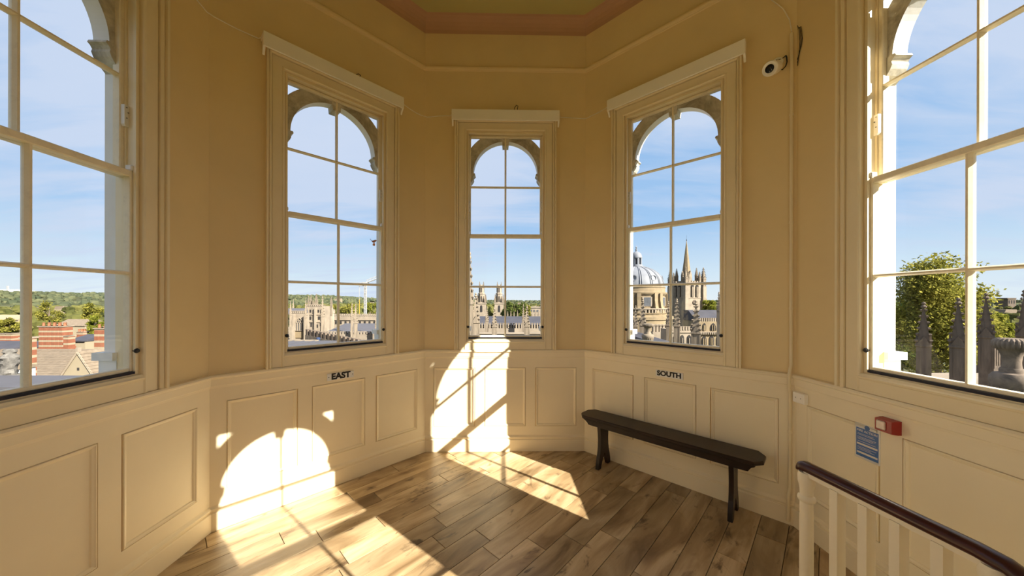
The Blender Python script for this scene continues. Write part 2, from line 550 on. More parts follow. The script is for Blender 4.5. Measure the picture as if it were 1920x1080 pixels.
WALLS = {}
for k, side in SIDES.items():
    wl = link('wall_' + side, wall_me, None, wall_loc(k), (0, 0, -k * pi / 4))
    tag(wl, '%s facing side of the octagonal tan painted room wall above cream wainscot' % side, 'wall', None, 'structure')
    WALLS[k] = wl
    link('dado_rail', dado_me, wl); link('rail', toprail_me, wl); link('rail', botrail_me, wl)
    for sg in (-1, 1):
        link('stile', STILE, wl, (sg * 0.2525, 0, 0))
    link('stile', ends[0], wl); link('stile', ends[1], wl)
    for s in (-0.5085, 0, 0.5085):
        link('panel', PAN, wl, (s, 0, 0.5375))
    link('picture_rail', prail_me, wl); link('cornice', cove_me, wl)
    link('pier', pierL, wl); link('pier', pierR, wl)
    link('arch', arch_me, wl); link('corbel', corbels[0], wl); link('corbel', corbels[1], wl)
    link('keystone', key_me, wl); link('lintel', lintel_me, wl); link('sill', xsill_me, wl)
    bb = link('baseboard_' + side, skirt_me, None, wall_loc(k), (0, 0, -k * pi / 4))
    tag(bb, 'cream moulded baseboard along the foot of the %s wall' % side, 'baseboard', None, 'structure')

# ceiling
R_ = (APO + 0.02) / cos(pi / 8)
mb = MB()
mb.prism([(R_ * cos(pi / 8 + i * pi / 4), R_ * sin(pi / 8 + i * pi / 4)) for i in range(8)], CEIL_Z, CEIL_Z + 0.15, 'z')
tag(mb.build('ceiling', M['ceil']), 'flat pale green octagonal ceiling inside a pink cornice', 'ceiling', None, 'structure')
# lantern roof seen from nowhere inside, keeps daylight out above the ceiling
# ------------------------------------------------------------------ windows (one set of meshes, eight windows)
def frame4(mb, x0, x1, z0, z1, wd, y0, y1):
    """rectangular frame, outer bounds given, members of width wd=(left,right,bottom,top)"""
    l, r, b_, t_ = wd
    mb.box(x0, x0 + l, y0, y1, z0, z1); mb.box(x1 - r, x1, y0, y1, z0, z1)
    mb.box(x0 + l, x1 - r, y0, y1, z0, z0 + b_); mb.box(x0 + l, x1 - r, y0, y1, z1 - t_, z1)


def casing_rail(w0, w1, z0, z1, side):
    """one mitred casing board with moulded section"""
    sec = [(0.0, 0.0), (0.0, -0.024), (0.006, -0.029), (0.012, -0.029), (0.016, -0.022), (0.072, -0.020), (0.075, -0.020), (0.075, -0.008), (0.079, -0.008), (0.079, -0.030),
           (0.088, -0.038), (0.094, -0.036), (0.096, -0.030), (0.099, -0.030), (0.101, -0.046), (0.112, -0.048), (0.112, 0.0)]   # offset outward from the opening edge, y
    mb = MB()
    a = []
    b_ = []
    for o, y in sec:
        if side in (-1, 1):
            a.append((side * (w0 + o), y, z0 - (0 if z0 == CAS_B else o))); b_.append((side * (w0 + o), y, z1 + o))
        else:
            a.append((-(w0 + o), y, z1 + o)); b_.append((w0 + o, y, z1 + o))
    mb.loft([a, b_])
    return mb.mesh('casing', M['trim'])


CAS_B = 1.0105
CW = 0.390
cas_side = {sg: casing_rail(CW, None, CAS_B, 3.19, sg) for sg in (-1, 1)}
cas_top = casing_rail(CW, None, None, 3.19, 0)
mb = MB()
mb.prism([(0, CAS_B), (-0.024, CAS_B), (-0.024, 1.078), (-0.030, 1.083), (-0.032, 1.092), (-0.024, 1.098), (-0.020, 1.108), (0.0, 1.110)], -CW - 0.001, CW + 0.001, 'x')
cas_bot = mb.mesh('casing', M['trim'])
# inner linings of the box frame: jambs, head, staff beads
mb = MB()
frame4(mb, -CW - 0.002, CW + 0.002, 1.104, 3.196, (0.012, 0.012, 0.012, 0.016), 0.0, 0.11)
mb.box(-CW + 0.010, -CW + 0.022, -0.006, 0.008, 1.116, 3.18); mb.box(CW - 0.022, CW - 0.010, -0.006, 0.008, 1.116, 3.18)
mb.box(-CW + 0.022, CW - 0.022, -0.006, 0.008, 3.166, 3.18)
mb.box(-CW + 0.010, -CW + 0.018, 0.050, 0.058, 2.165, 3.18); mb.box(CW - 0.018, CW - 0.010, 0.050, 0.058, 2.165, 3.18)
box_me = mb.mesh('box_frame', M['trim'])
gap_me = MB().box(-CW + 0.012, CW - 0.012, -0.004, 0.046, 1.1161, 1.128).mesh('draught_strip', M['gap'])

LZ0, LZ1, UZ0, UZ1 = 1.128, 2.165, 2.135, 3.178


def sash_parts(z0, z1, y0, y1, gh, g0, g1, bar, brail, trail):
    xo = CW - 0.010
    P = []
    st = MB().cbox(-0.5 * (xo - gh), 0.5 * (xo - gh), y0, y1, z0, z1, 0.004).mesh('stile', M['sash'])
    P.append(('stile', st, (-(xo + gh) / 2, 0, 0))); P.append(('stile', st, ((xo + gh) / 2, 0, 0)))
    P.append(('rail', MB().cbox(-gh, gh, y0, y1, z0, g0, 0.004).mesh('rail', M['sash']), None))
    P.append(('rail', MB().cbox(-gh, gh, y0, y1, g1, z1, 0.004).mesh('rail', M['sash']), None))
    yc = (y0 + y1) / 2
    mb = MB().prism([(-0.004, y0 + 0.003), (0.004, y0 + 0.003), (0.010, yc - 0.002), (0.010, yc + 0.006), (0.006, y1 - 0.002), (-0.006, y1 - 0.002), (-0.010, yc + 0.006), (-0.010, yc - 0.002)], g0, g1, 'z')
    P.append(('glazing_bar', mb.mesh('glazing_bar', M['sash']), None))
    mb = MB()
    mb.prism([(y0 + 0.003, bar - 0.004), (y0 + 0.003, bar + 0.004), (yc - 0.002, bar + 0.010), (yc + 0.006, bar + 0.010), (y1 - 0.002, bar + 0.006), (y1 - 0.002, bar - 0.006), (yc + 0.006, bar - 0.010), (yc - 0.002, bar - 0.010)], -gh, gh, 'x')
    P.append(('glazing_bar', mb.mesh('glazing_bar', M['sash']), None))
    for (a, b_) in ((g0, bar), (bar, g1)):
        pn = MB().add([(-gh / 2 + 0.002, yc, -(b_ - a) / 2 + 0.002), (gh / 2 - 0.002, yc, -(b_ - a) / 2 + 0.002), (gh / 2 - 0.002, yc, (b_ - a) / 2 - 0.002), (-gh / 2 + 0.002, yc, (b_ - a) / 2 - 0.002)], [(0, 1, 2, 3)]).mesh('pane', M['glass'])
        for sx in (-1, 1):
            P.append(('pane', pn, (sx * gh / 2, 0, (a + b_) / 2)))
    return P


lower = sash_parts(LZ0, LZ1, 0.010, 0.049, 0.3577, 1.1475, 2.132, 1.637, 0, 0)
upper = sash_parts(UZ0, UZ1, 0.059, 0.098, 0.353, 2.166, 3.156, 2.656, 0, 0)
lower_body = None
knob_me = MB().lathe([(0.004, 0), (0.004, 0.010), (0.011, 0.014), (0.013, 0.020), (0.009, 0.027), (0.0, 0.028)], 10, M=Matrix.Rotation(pi / 2, 4, 'X')).mesh('latch_knob', M['black'], True)
mb = MB(); mb.prism([(-0.011, -0.055), (0.007, -0.055), (0.013, -0.045), (0.013, 0.055), (-0.011, 0.055)], -0.004, 0.014)
mb.cur = 1
for dx, dz in ((0.003, 0.042), (-0.004, 0.018), (0.003, -0.012)):
    mb.lathe([(0.003, 0), (0.003, 0.003)], 8, M=Matrix.Translation((dx, -0.0035, dz)) @ Matrix.Rotation(pi / 2, 4, 'X'))
stop_me = mb.mesh('sash_stop', [M['plastic'], M['screw']])
catch_me = MB().cbox(-0.012, 0.012, -0.006, 0.030, 0, 0.030, 0.005).mesh('sash_catch', M['plastic'])

num = 0
WINDOWS = {}
win_label = {-2: 'tall sash window by the wall with red brick chimneys outside', -1: 'tall sash window above the EAST sign with a bird figure on its glass',
             0: 'narrowest looking sash window facing twin stone towers, sun patch below', 1: 'tall sash window above the SOUTH sign facing a grey dome and spire',
             2: 'tall sash window beside the fire action sign with a large tree outside', 3: 'sash window behind the stair rail letting the sun in',
             4: 'sash window opposite the twin towers behind the viewer', -3: 'sash window behind the viewer opposite the bench'}
for k in (-2, -1, 0, 1, 2, 3, 4, -3):
    num += 1
    wn = empty('window_%d' % num, wall_loc(k), -k * pi / 4)
    WINDOWS[k] = wn
    tag(wn, win_label[k], 'window', None, 'structure')
    link('casing', cas_side[-1], wn); link('casing', cas_side[1], wn); link('casing', cas_top, wn); link('casing', cas_bot, wn)
    link('box_frame', box_me, wn); link('draught_strip', gap_me, wn)
    for nm, parts in (('lower_sash', lower), ('upper_sash', upper)):
        sa = empty(nm, (0, 0, 0), 0, wn)
        for pn, me, lc in parts:
            link(pn, me, sa, lc)
    ls = [c for c in wn.children if c.name.startswith('lower_sash')][0]
    for sx in (-1, 1):
        o = link('latch_knob', knob_me, ls, (sx * 0.371, 0.010, 1.235))
        o = link('sash_stop', stop_me, wn, (sx * 0.371, 0.045, 2.45), None, (-sx, 1, 1))
        tag(o, 'white plastic sash stop')
        o = link('sash_catch', catch_me, ls, (sx * 0.371, 0.012, 2.165))

# blind boxes over the three windows in view
def pelmet():
    t = empty('blind_box')
    hw, z0, z1, n = 0.5285, 3.262, 3.364, 0.083
    MB().cbox(-hw, hw, -n, -n + 0.014, z0, z1, 0.002).build('front_board', M['pelmet'], t)
    MB().box(-hw + 0.014, hw - 0.014, -n + 0.014, -0.0405, z1 - 0.012, z1).build('top_board', M['pelmet'], t)
    for sg in (-1, 1):
        mb = MB()
        mb.prism([(-n + 0.014, z0), (-n + 0.014, z1), (-0.0405, z1), (-0.0405, z0 - 0.045), (-n + 0.030, z0 - 0.022)], min(sg * hw, sg * (hw - 0.014)), max(sg * hw, sg * (hw - 0.014)), 'x')
        mb.build('end_board', M['pelmet'], t)
    MB().lathe([(0.022, -0.49), (0.022, 0.49)], 14, M=Matrix.Translation((0, -0.040, 3.305)) @ Matrix.Rotation(pi / 2, 4, 'Y')).build('roller', M['white'], t, smooth=True)
    for sg in (-1, 1):
        MB().box(sg * 0.512 - 0.018, sg * 0.512 + 0.0, -0.0415, 0.0, 3.33, 3.36).build('bracket', M['pelmet'], t)
    return t


pl = None
for k, lb in ((-1, 'long white blind box over the window above the EAST sign'), (0, 'white blind box over the middle window with the sun patch'), (1, 'long white blind box over the window above the SOUTH sign')):
    o = pelmet() if pl is None else copy_tree(pl)
    if pl is None: pl = o
    o.location = wall_loc(k); o.rotation_euler = (0, 0, -k * pi / 4)
    tag(o, lb, 'blind box', 'white blind boxes over the windows')

# ------------------------------------------------------------------ floor of wooden planks laid at 45 degrees
def clip(poly, nx, ny, c):
    """keep nx*x+ny*y <= c"""
    out = []
    for i in range(len(poly)):
        p, q = poly[i], poly[(i + 1) % len(poly)]
        dp, dq = nx * p[0] + ny * p[1] - c, nx * q[0] + ny * q[1] - c
        if dp <= 0: out.append(p)
        if (dp < 0 < dq) or (dq < 0 < dp):
            t = dp / (dp - dq)
            out.append((p[0] + (q[0] - p[0]) * t, p[1] + (q[1] - p[1]) * t))
    return out


def area(p):
    return abs(sum(p[i][0] * p[(i + 1) % len(p)][1] - p[(i + 1) % len(p)][0] * p[i][1] for i in range(len(p)))) / 2


WELL_X, WELL_Y = 1.225, -0.04        # stair well: x > WELL_X and y < WELL_Y
mb = MB()
def octp(a): return [(a / cos(pi / 8) * cos(pi / 8 + i * pi / 4), a / cos(pi / 8) * sin(pi / 8 + i * pi / 4)) for i in range(8)]
mb.prism(clip(octp(APO + 0.05), 1, 0, WELL_X), -0.06, -0.012, 'z')
mb.prism(clip(clip(octp(APO + 0.05), -1, 0, -WELL_X), 0, -1, -WELL_Y), -0.06, -0.012, 'z')
floor = mb.build('floor', M['sub'])
tag(floor, 'brown wooden plank floor laid diagonally across the octagonal room', 'floor', None, 'structure')
PW = 0.148
C45 = sqrt(0.5)
row0 = -0.031
for r in range(-15, 16):
    v0 = row0 + r * PW
    u = -3.0 - rnd.random() * 0.9
    while u < 3.0:
        L = rnd.choice((0.62, 0.78, 0.95, 1.15, 1.25))
        g = 0.0016
        rect = [(u + g, v0 + g), (u + L - g, v0 + g), (u + L - g, v0 + PW - g), (u + g, v0 + PW - g)]
        pts = [((a - b_) * C45, (a + b_) * C45) for a, b_ in rect]       # u along (1,1), v across
        for i in range(8):
            th = i * pi / 4
            pts = clip(pts, sin(th), cos(th), APO - 0.012)
            if len(pts) < 3: break
        u += L
        if len(pts) < 3 or area(pts) < 0.0008: continue
        m2 = MB()
        for piece in (clip(pts, 1, 0, WELL_X), clip(clip(pts, -1, 0, -WELL_X), 0, -1, -WELL_Y)):
            if len(piece) >= 3 and area(piece) > 1e-5:
                cxx = sum(p[0] for p in piece) / len(piece); cyy = sum(p[1] for p in piece) / len(piece)
                top = [(p[0] + (cxx - p[0]) * 0.004, p[1] + (cyy - p[1]) * 0.004, 0.0) for p in piece]
                m2.loft([[(p[0], p[1], -0.012) for p in piece], [(p[0], p[1], -0.0012) for p in piece], top])
        if m2.v:
            m2.build('plank', M['plank'], floor)

# stair well with steps going down towards the entrance side
wl = MB()
wl.box(WELL_X - 0.03, WELL_X - 0.001, -1.65, WELL_Y, -1.6, -0.0125); wl.box(WELL_X - 0.03, 1.9, WELL_Y + 0.001, WELL_Y + 0.03, -1.6, -0.0125)
tag(wl.build('trim_1', M['dado']), 'cream boarding lining the sides of the stair well', 'trim', None, 'structure')
st = empty('staircase', (1.55, -0.6, -1.6))
tag(st, 'wooden stair flight descending beside the white railing', 'staircase')
for i in range(5):
    m2 = MB(); m2.cbox(WELL_X + 0.004 - 1.55, 0.30, 0.30 - 0.22 * i, 0.54 - 0.22 * i, 1.6 - 0.19 * (i + 1) - 0.03, 1.6 - 0.19 * (i + 1), 0.004)
    m2.build('tread', M['plank'], st)

# ------------------------------------------------------------------ signs
def text_mesh(txt, size, ext=0.0006, bold=0.0, align='CENTER', sx=1.0):
    cu = bpy.data.curves.new('lettering', 'FONT')
    cu.body = txt; cu.size = size; cu.extrude = ext; cu.offset = bold; cu.align_x = align; cu.align_y = 'CENTER'
    tmp = bpy.data.objects.new('tmp', cu); col.objects.link(tmp)
    dg = bpy.context.evaluated_depsgraph_get()
    me = bpy.data.meshes.new_from_object(tmp.evaluated_get(dg))
    bpy.data.objects.remove(tmp, do_unlink=True); bpy.data.curves.remove(cu)
    me.name = 'lettering'
    return me


def sign_root(name, k, s, n, z):
    p = on_wall(k, s, n, z)
    return empty(name, p, -k * pi / 4)


for k, s, z, txt, wd in ((-1, 0.004, 0.880, 'EAST', 0.206), (1, 0.003, 0.8835, 'SOUTH', 0.214)):
    r = sign_root('direction_sign', k, s, 0.012, z)
    tag(r, 'white %s sign with black capitals on the wainscot rail' % txt, 'sign', 'compass signs on the wainscot')
    MB().cbox(-wd / 2, wd / 2, -0.010, 0.0, -0.027, 0.027, 0.001).build('plate', M['sign_white'], r)
    me = text_mesh(txt, 0.054, 0.0004, 0.0027)
    me.materials.append(M['ink'])
    o = link('lettering', me, r, (0, -0.0105, 0.001), (pi / 2, 0, 0))
    xs = [v.co.x for v in me.vertices]; ww = max(xs) - min(xs)
    f = (0.148 if txt == 'EAST' else 0.190) / ww
    o.scale = (f, f * 0.95 if txt == 'SOUTH' else f, 1)
    if txt == 'EAST':
        for sx in (-1, 1):
            MB().lathe([(0.0, -0.0008), (0.004, -0.0008), (0.004, 0.0), (0.0, 0.001)], 8, M=Matrix.Translation((sx * 0.092, -0.0102, 0)) @ Matrix.Rotation(pi / 2, 4, 'X')).build('screw', M['ink'], r)

# fire action notice
r = sign_root('fire_notice', 2, -0.358, 0.012, 0.742)
tag(r, 'blue and white FIRE ACTION notice in clear sleeve on wainscot panel', 'sign')
MB().box(-0.060, 0.060, -0.0035, 0.003, -0.098, 0.090).build('backing', M['sign_white'], r)
mb = MB(); mb.box(-0.054, 0.054, -0.0045, -0.0035, -0.086, 0.066)
mb.build('blue_panel', M['sign_blue'], r)
mb = MB(); mb.lathe([(0.0, 0), (0.0125, 0), (0.0125, 0.0012), (0.0, 0.0012)], 20, M=Matrix.Translation((0, -0.0035, 0.076)) @ Matrix.Rotation(pi / 2, 4, 'X'))
mb.build('roundel', M['sign_blue'], r)
me = text_mesh('FIRE ACTION', 0.0185, 0.0002, 0.0003); me.materials.append(M['sign_white'])
o = link('lettering', me, r, (0, -0.0047, 0.053), (pi / 2, 0, 0))
xs = [v.co.x for v in me.vertices]; f = 0.098 / (max(xs) - min(xs)); o.scale = (f, f, 1)
mb = MB()
for z, hw in ((0.036, 0.040), (0.030, 0.043), (0.018, 0.046), (0.012, 0.044), (0.006, 0.038), (-0.006, 0.045), (-0.036, 0.046), (-0.043, 0.034), (-0.050, 0.042)):
    mb.box(-0.048, -0.048 + 2 * hw, -0.0048, -0.0044, z - 0.0008, z + 0.0008)
tag(mb.build('small_print', M['sign_white'], r), kind='stuff')
for z in (-0.020, -0.066):
    MB().box(-0.050, 0.050, -0.0048, -0.0044, z - 0.005, z + 0.005).build('entry_bar', M['sign_white'], r)
M['sleeve'] = glass_mat('clear_sleeve', (0.98, 0.98, 0.98), 0.03)
MB().box(-0.061, 0.061, -0.0062, -0.0056, -0.099, 0.091).build('sleeve', M['sleeve'], r)

# red alarm sounder beacon
r = sign_root('fire_alarm', 2, -0.2475, 0.012, 0.874)
tag(r, 'red fire alarm beacon with a pale lens above the blue notice', 'alarm')
mb = MB()
mb.loft([[(-0.040, 0, -0.034), (0.040, 0, -0.034), (0.040, 0, 0.034), (-0.040, 0, 0.034)], [(-0.040, -0.018, -0.034), (0.040, -0.018, -0.034), (0.040, -0.018, 0.034), (-0.040, -0.018, 0.034)],
         [(-0.036, -0.048, -0.030), (0.037, -0.048, -0.030), (0.037, -0.048, 0.030), (-0.036, -0.048, 0.030)]])
mb.build('housing', M['red'], r)
M['lens'] = paint('frosted_alarm_lens', (0.62, 0.46, 0.38), 0.12, 0.15, 30, 0.05, coat=0.6)
MB().cbox(-0.028, 0.014, -0.0545, -0.0475, -0.020, 0.024, 0.004).build('lens', M['lens'], r)
MB().box(-0.033, 0.034, -0.0495, -0.0478, -0.0275, -0.0235).build('lip', M['red'], r)

# junction box in the corner
r = sign_root('junction_box', 2, -0.741, 0.012, 0.868)
tag(r, 'small cream electrical junction box under the dado rail by the corner', 'electrical box')
MB().cbox(-0.042, 0.042, -0.032, 0.0, -0.034, 0.034, 0.004).build('box', M['pelmet'], r)
mb = MB()
for sx in (-1, 1): MB().lathe([(0.0, 0), (0.003, 0), (0.003, 0.001), (0, 0.001)], 8, M=Matrix.Translation((sx * 0.018, -0.032, 0)) @ Matrix.Rotation(pi / 2, 4, 'X')).build('screw', M['screw'], r)

# conduits in the corner
cm = M['trim']
def pipe(name, pts, r, mat, label, cat, parent=None, seg=10):
    o = MB().tube(pts, r, seg).build(name, mat, parent, smooth=True)
    if label: tag(o, label, cat)
    return o


cp = on_wall(1, 0.764, 0.046, 0)
pr = [on_wall(1, 0.764, 0.046, z) for z in (0.03, 0.17, 0.20)] + [on_wall(1, 0.772, 0.021, 0.245), on_wall(1, 0.772, 0.021, 0.88), on_wall(1, 0.768, 0.045, 0.915), on_wall(1, 0.768, 0.047, 1.0), on_wall(1, 0.772, 0.030, 1.04), on_wall(1, 0.776, 0.014, 1.07), on_wall(1, 0.776, 0.014, 2.2), on_wall(1, 0.776, 0.014, 3.30)]
cond = empty('conduit', on_wall(1, 0.764, 0.046, 0.0)); tag(cond, 'cream painted conduit pipe running up the corner beside the bench', 'pipe')
off = on_wall(1, 0.764, 0.046, 0.0)
MB().tube([p - off for p in pr], 0.010, 10).build('tube', cm, cond, smooth=True)
for z in (0.62, 1.45, 2.03, 2.75):
    c0 = on_wall(1, 0.776 if z > 1 else 0.772, 0.014 if z > 1 else 0.021, z) - off
    MB().lathe([(0.013, -0.009), (0.013, 0.009)], 12, c0).build('saddle_clip', cm, cond, smooth=True)
# ------------------------------------------------------------------ thin cables strung between the blind boxes, and over the walls
def sag(p, q, d, n=10):
    p, q = Vector(p), Vector(q)
    return [p.lerp(q, t / n) + Vector((0, 0, -d * 4 * (t / n) * (1 - t / n))) for t in range(n + 1)]


M['cable'] = paint('white_cable', (0.88, 0.84, 0.75), 0.5, 0.02, 5, 0.0)
cabs = [
    ([on_wall(-2, 0.30, 0.006, 3.56), on_wall(-2, 0.60, 0.006, 3.45), on_wall(-2, 0.70, 0.006, 3.36), on_wall(-2, 0.78, 0.006, 3.345), on_wall(-1, -0.78, 0.006, 3.345), on_wall(-1, -0.66, 0.006, 3.335), on_wall(-1, -0.545, 0.010, 3.335), on_wall(-1, -0.5285, 0.042, 3.335)], 'thin white cable sagging to the blind box above the EAST sign'),
    ([on_wall(-1, 0.530, 0.042, 3.345), on_wall(-1, 0.56, 0.01, 3.345)] + sag(on_wall(-1, 0.60, 0.006, 3.34), on_wall(-1, 0.79, 0.006, 3.325), 0.01, 5) + [on_wall(0, -0.78, 0.006, 3.322), on_wall(0, -0.66, 0.006, 3.335), on_wall(0, -0.55, 0.010, 3.335), on_wall(0, -0.530, 0.042, 3.335)], 'thin white cable joining the EAST blind box and the middle one'),
    ([on_wall(0, 0.530, 0.042, 3.335), on_wall(0, 0.55, 0.01, 3.335), on_wall(0, 0.66, 0.006, 3.332), on_wall(0, 0.79, 0.006, 3.325), on_wall(1, -0.79, 0.006, 3.325), on_wall(1, -0.65, 0.006, 3.332), on_wall(1, -0.55, 0.01, 3.345), on_wall(1, -0.530, 0.042, 3.345)], 'thin white cable joining the middle blind box and the SOUTH one'),
    ([on_wall(1, 0.42, 0.008, 3.775), on_wall(1, 0.56, 0.007, 3.70), on_wall(1, 0.66, 0.006, 3.61), on_wall(1, 0.73, 0.006, 3.50), on_wall(1, 0.765, 0.008, 3.40), on_wall(1, 0.776, 0.014, 3.31)], 'thin white cable curving down into the corner conduit by the security camera'),
]
for pts, lb in cabs:
    mid = pts[0]
    o = MB().tube([Vector(p) - mid for p in pts], 0.0035, 6).build('cable', M['cable'], None, mid, smooth=True)
    tag(o, lb, 'cable', 'white cables along the upper wall')
for k, s, lb in ((0, 0.10, 'small black wire loop standing on the middle blind box'), (-1, 0.121, 'small black wire loop on the EAST blind box top')):
    base = on_wall(k, s, 0.06, 3.364)
    tx = on_wall(k, 1, 0, 0) - on_wall(k, 0, 0, 0)
    hgt = 0.058 if k == 0 else 0.03
    pts = [Vector((0, 0, -0.004)) - tx * 0.018, tx * -0.012 + Vector((0, 0, hgt * 0.6)), tx * 0.006 + Vector((0, 0, hgt)), tx * 0.020 + Vector((0, 0, hgt * 0.85)), tx * 0.014 + Vector((0, 0, hgt * 0.3)), tx * 0.010 + Vector((0, 0, -0.004))]
    tag(MB().tube(pts, 0.0032, 6).build('wire_loop', M['black'], None, base, smooth=True), lb, 'wire')
# black wires at the top of the conduit
t = empty('wire_bundle', on_wall(1, 0.775, 0.02, 3.30)); tag(t, 'dark wires bunched at the conduit head in the corner', 'wire')
o0 = on_wall(1, 0.775, 0.02, 3.30)
for i in range(3):
    pts = [on_wall(2, -0.790, 0.010, 3.335 - 0.012 * i), on_wall(2, -0.782 + 0.007 * i, 0.006, 3.31), on_wall(2, -0.775 + 0.009 * i, 0.005, 3.22), on_wall(2, -0.782 + 0.008 * i, 0.005, 3.14 + 0.02 * i), on_wall(2, -0.793, 0.006, 3.07 + 0.02 * i)]
    MB().tube([p - o0 for p in pts], 0.0017, 6).build('wire', M['black'], t, smooth=True)

# ------------------------------------------------------------------ security camera on the south wall
r = sign_root('security_camera', 1, 0.700, 0.0, 3.145)
tag(r, 'white bullet security camera with black lens and dangling wires', 'camera')
MB().lathe([(0.0, 0.0), (0.034, 0.0), (0.034, 0.008), (0.028, 0.012), (0, 0.012)], 20, M=Matrix.Rotation(pi / 2, 4, 'X')).build('wall_plate', M['pelmet'], r, smooth=True)
MB().tube([(0, -0.008, 0), (0.004, -0.030, -0.006), (0.004, -0.046, -0.022), (-0.004, -0.054, -0.044)], 0.010, 8).build('arm', M['pelmet'], r, smooth=True)
aim = Vector((-0.30, -0.86, -0.38)).normalized()
Q = Matrix.Translation((-0.012, -0.060, -0.058)) @ aim.to_track_quat('Z', 'Y').to_matrix().to_4x4()
bd = MB().lathe([(0.0, -0.035), (0.026, -0.035), (0.038, -0.028), (0.041, -0.010), (0.042, 0.030), (0.046, 0.032), (0.047, 0.058), (0.042, 0.064), (0.036, 0.061), (0.0, 0.061)], 24, M=Q).build('body', M['pelmet'], r, smooth=True)
M['lensblack'] = paint('black_lens_glass', (0.008, 0.008, 0.010), 0.08, 0.1, 10, 0.0)
MB().lathe([(0.0, 0.0625), (0.026, 0.0625), (0.026, 0.064), (0.022, 0.066), (0.0, 0.067)], 24, M=Q).build('lens', M['lensblack'], r, smooth=True)
MB().tube([(-0.028, -0.03, -0.002), (-0.005, -0.02, 0.012), (0.025, -0.008, 0.012), (0.045, -0.006, 0.024)], 0.003, 6).build('wire', M['black'], r, smooth=True)
MB().tube([(-0.008, -0.060, -0.070), (0.03, -0.025, -0.072), (0.045, -0.012, -0.050), (0.052, -0.008, -0.022), (0.050, -0.006, 0.012), (0.045, -0.004, 0.028)], 0.0036, 6).build('wire', M['black'], r, smooth=True)

# ------------------------------------------------------------------ wooden bench along the south wall
bn = empty('bench', wall_loc(1), -pi / 4)
tag(bn, 'long dark wooden bench with shaped trestle legs against the wainscot', 'bench')
S0, S1, Y0, Y1, ZT = -0.705, 0.655, -0.285, -0.050, 0.452
seat = [(S0 + 0.045, Y0), (S1 - 0.045, Y0), (S1, Y0 + 0.06), (S1, Y1 - 0.06), (S1 - 0.045, Y1), (S0 + 0.045, Y1), (S0, Y1 - 0.06), (S0, Y0 + 0.06)]
cen = ((S0 + S1) / 2, (Y0 + Y1) / 2)
def sc(poly, d): return [(x + (d if x < cen[0] else -d), y + (d if y < cen[1] else -d)) for x, y in poly]
mb = MB()
mb.loft([[(x, y, ZT - 0.026) for x, y in sc(seat, 0.003)], [(x, y, ZT - 0.022) for x, y in seat], [(x, y, ZT - 0.006) for x, y in seat], [(x, y, ZT) for x, y in sc(seat, 0.005)]])
mb.build('seat', M['bench'], bn)
ap = [(-0.668, ZT - 0.0265), (-0.660, ZT - 0.038), (-0.640, ZT - 0.048), (-0.622, ZT - 0.062), (-0.610, ZT - 0.078), (-0.59, ZT - 0.080), (0.555, ZT - 0.080), (0.575, ZT - 0.078), (0.582, ZT - 0.066), (0.592, ZT - 0.050), (0.610, ZT - 0.040), (0.618, ZT - 0.0265)]
for y in (Y0 + 0.022, Y1 - 0.042):
    MB().prism(ap, y, y + 0.020).build('apron', M['bench'], bn)
half = [(0.0, 0.125), (0.010, 0.110), (0.022, 0.085), (0.040, 0.060), (0.056, 0.030), (0.064, 0.0), (0.112, 0.0), (0.106, 0.05), (0.096, 0.09), (0.082, 0.13), (0.072, 0.18), (0.068, 0.24), (0.072, 0.30), (0.080, 0.36), (0.088, ZT - 0.0265)]
ycen = -0.165
poly = [(ycen + a, z) for a, z in half] + [(ycen - a, z) for a, z in reversed(half[1:])]
for s in (-0.515, 0.478):
    MB().prism(poly, s - 0.015, s + 0.015, 'x').build('leg', M['bench'], bn)

# ------------------------------------------------------------------ stair railing
NP0, NP1 = Vector((1.182, -0.079, 0)), Vector((1.239, -0.549, 0))
rl = empty('stair_railing', (NP0.x, NP0.y, 0)); tag(rl, 'white stair railing with turned newels and polished mahogany handrail', 'railing')
dv = NP1 - NP0
newel_prof = [(0.034, 0.0), (0.034, 0.05), (0.030, 0.06), (0.0285, 0.10), (0.0275, 0.62), (0.0265, 0.685), (0.034, 0.690), (0.037, 0.698), (0.034, 0.706), (0.0265, 0.712), (0.0275, 0.735), (0.031, 0.752), (0.035, 0.765), (0.036, 0.785), (0.030, 0.800), (0.0, 0.800)]
newel_me = MB().lathe([(a * 0.80, b_ * 1.02) for a, b_ in newel_prof], 20).mesh('newel', M['newel'], True)
link('newel', newel_me, rl); link('newel', newel_me, rl, dv)
ang = atan2(dv.y, dv.x)
for px in (0.232, 0.418, 0.596, 0.795):
    p = dv * px
    o = MB().box(-0.013, 0.013, -0.019, 0.019, 0.0, 0.806).build('baluster', M['newel'], rl, (p.x, p.y, 0), (0, 0, ang))
L = dv.length
mb = MB().box(0.0, L, -0.015, 0.015, 0.804, 0.820)
mb.build('under_rail', M['newel'], rl, (0, 0, 0), (0, 0, ang))
sec = [(-0.016, 0.0), (-0.022, 0.006), (-0.024, 0.015), (-0.021, 0.026), (-0.014, 0.033), (0.0, 0.036), (0.014, 0.033), (0.021, 0.026), (0.024, 0.015), (0.022, 0.006), (0.016, 0.0)]
u = Vector((cos(ang), sin(ang), 0)); sd = Vector((-sin(ang), cos(ang), 0))
path = [(-0.034, 0.809, 0.30), (-0.031, 0.812, 0.65), (-0.024, 0.817, 0.9), (-0.008, 0.821, 1.0), (0.03, 0.821, 1), (L - 0.03, 0.820, 1), (L + 0.02, 0.815, 1.05), (L + 0.06, 0.798, 1.1), (L + 0.10, 0.764, 1.15), (L + 0.16, 0.698, 1.15), (L + 0.34, 0.50, 1.1), (L + 0.55, 0.28, 1.1)]
rings = []
for d, z, s_ in path:
    rings.append([u * d + sd * (a * s_) + Vector((0, 0, z + b_ * (s_ if s_ < 1 else 1))) for a, b_ in sec])
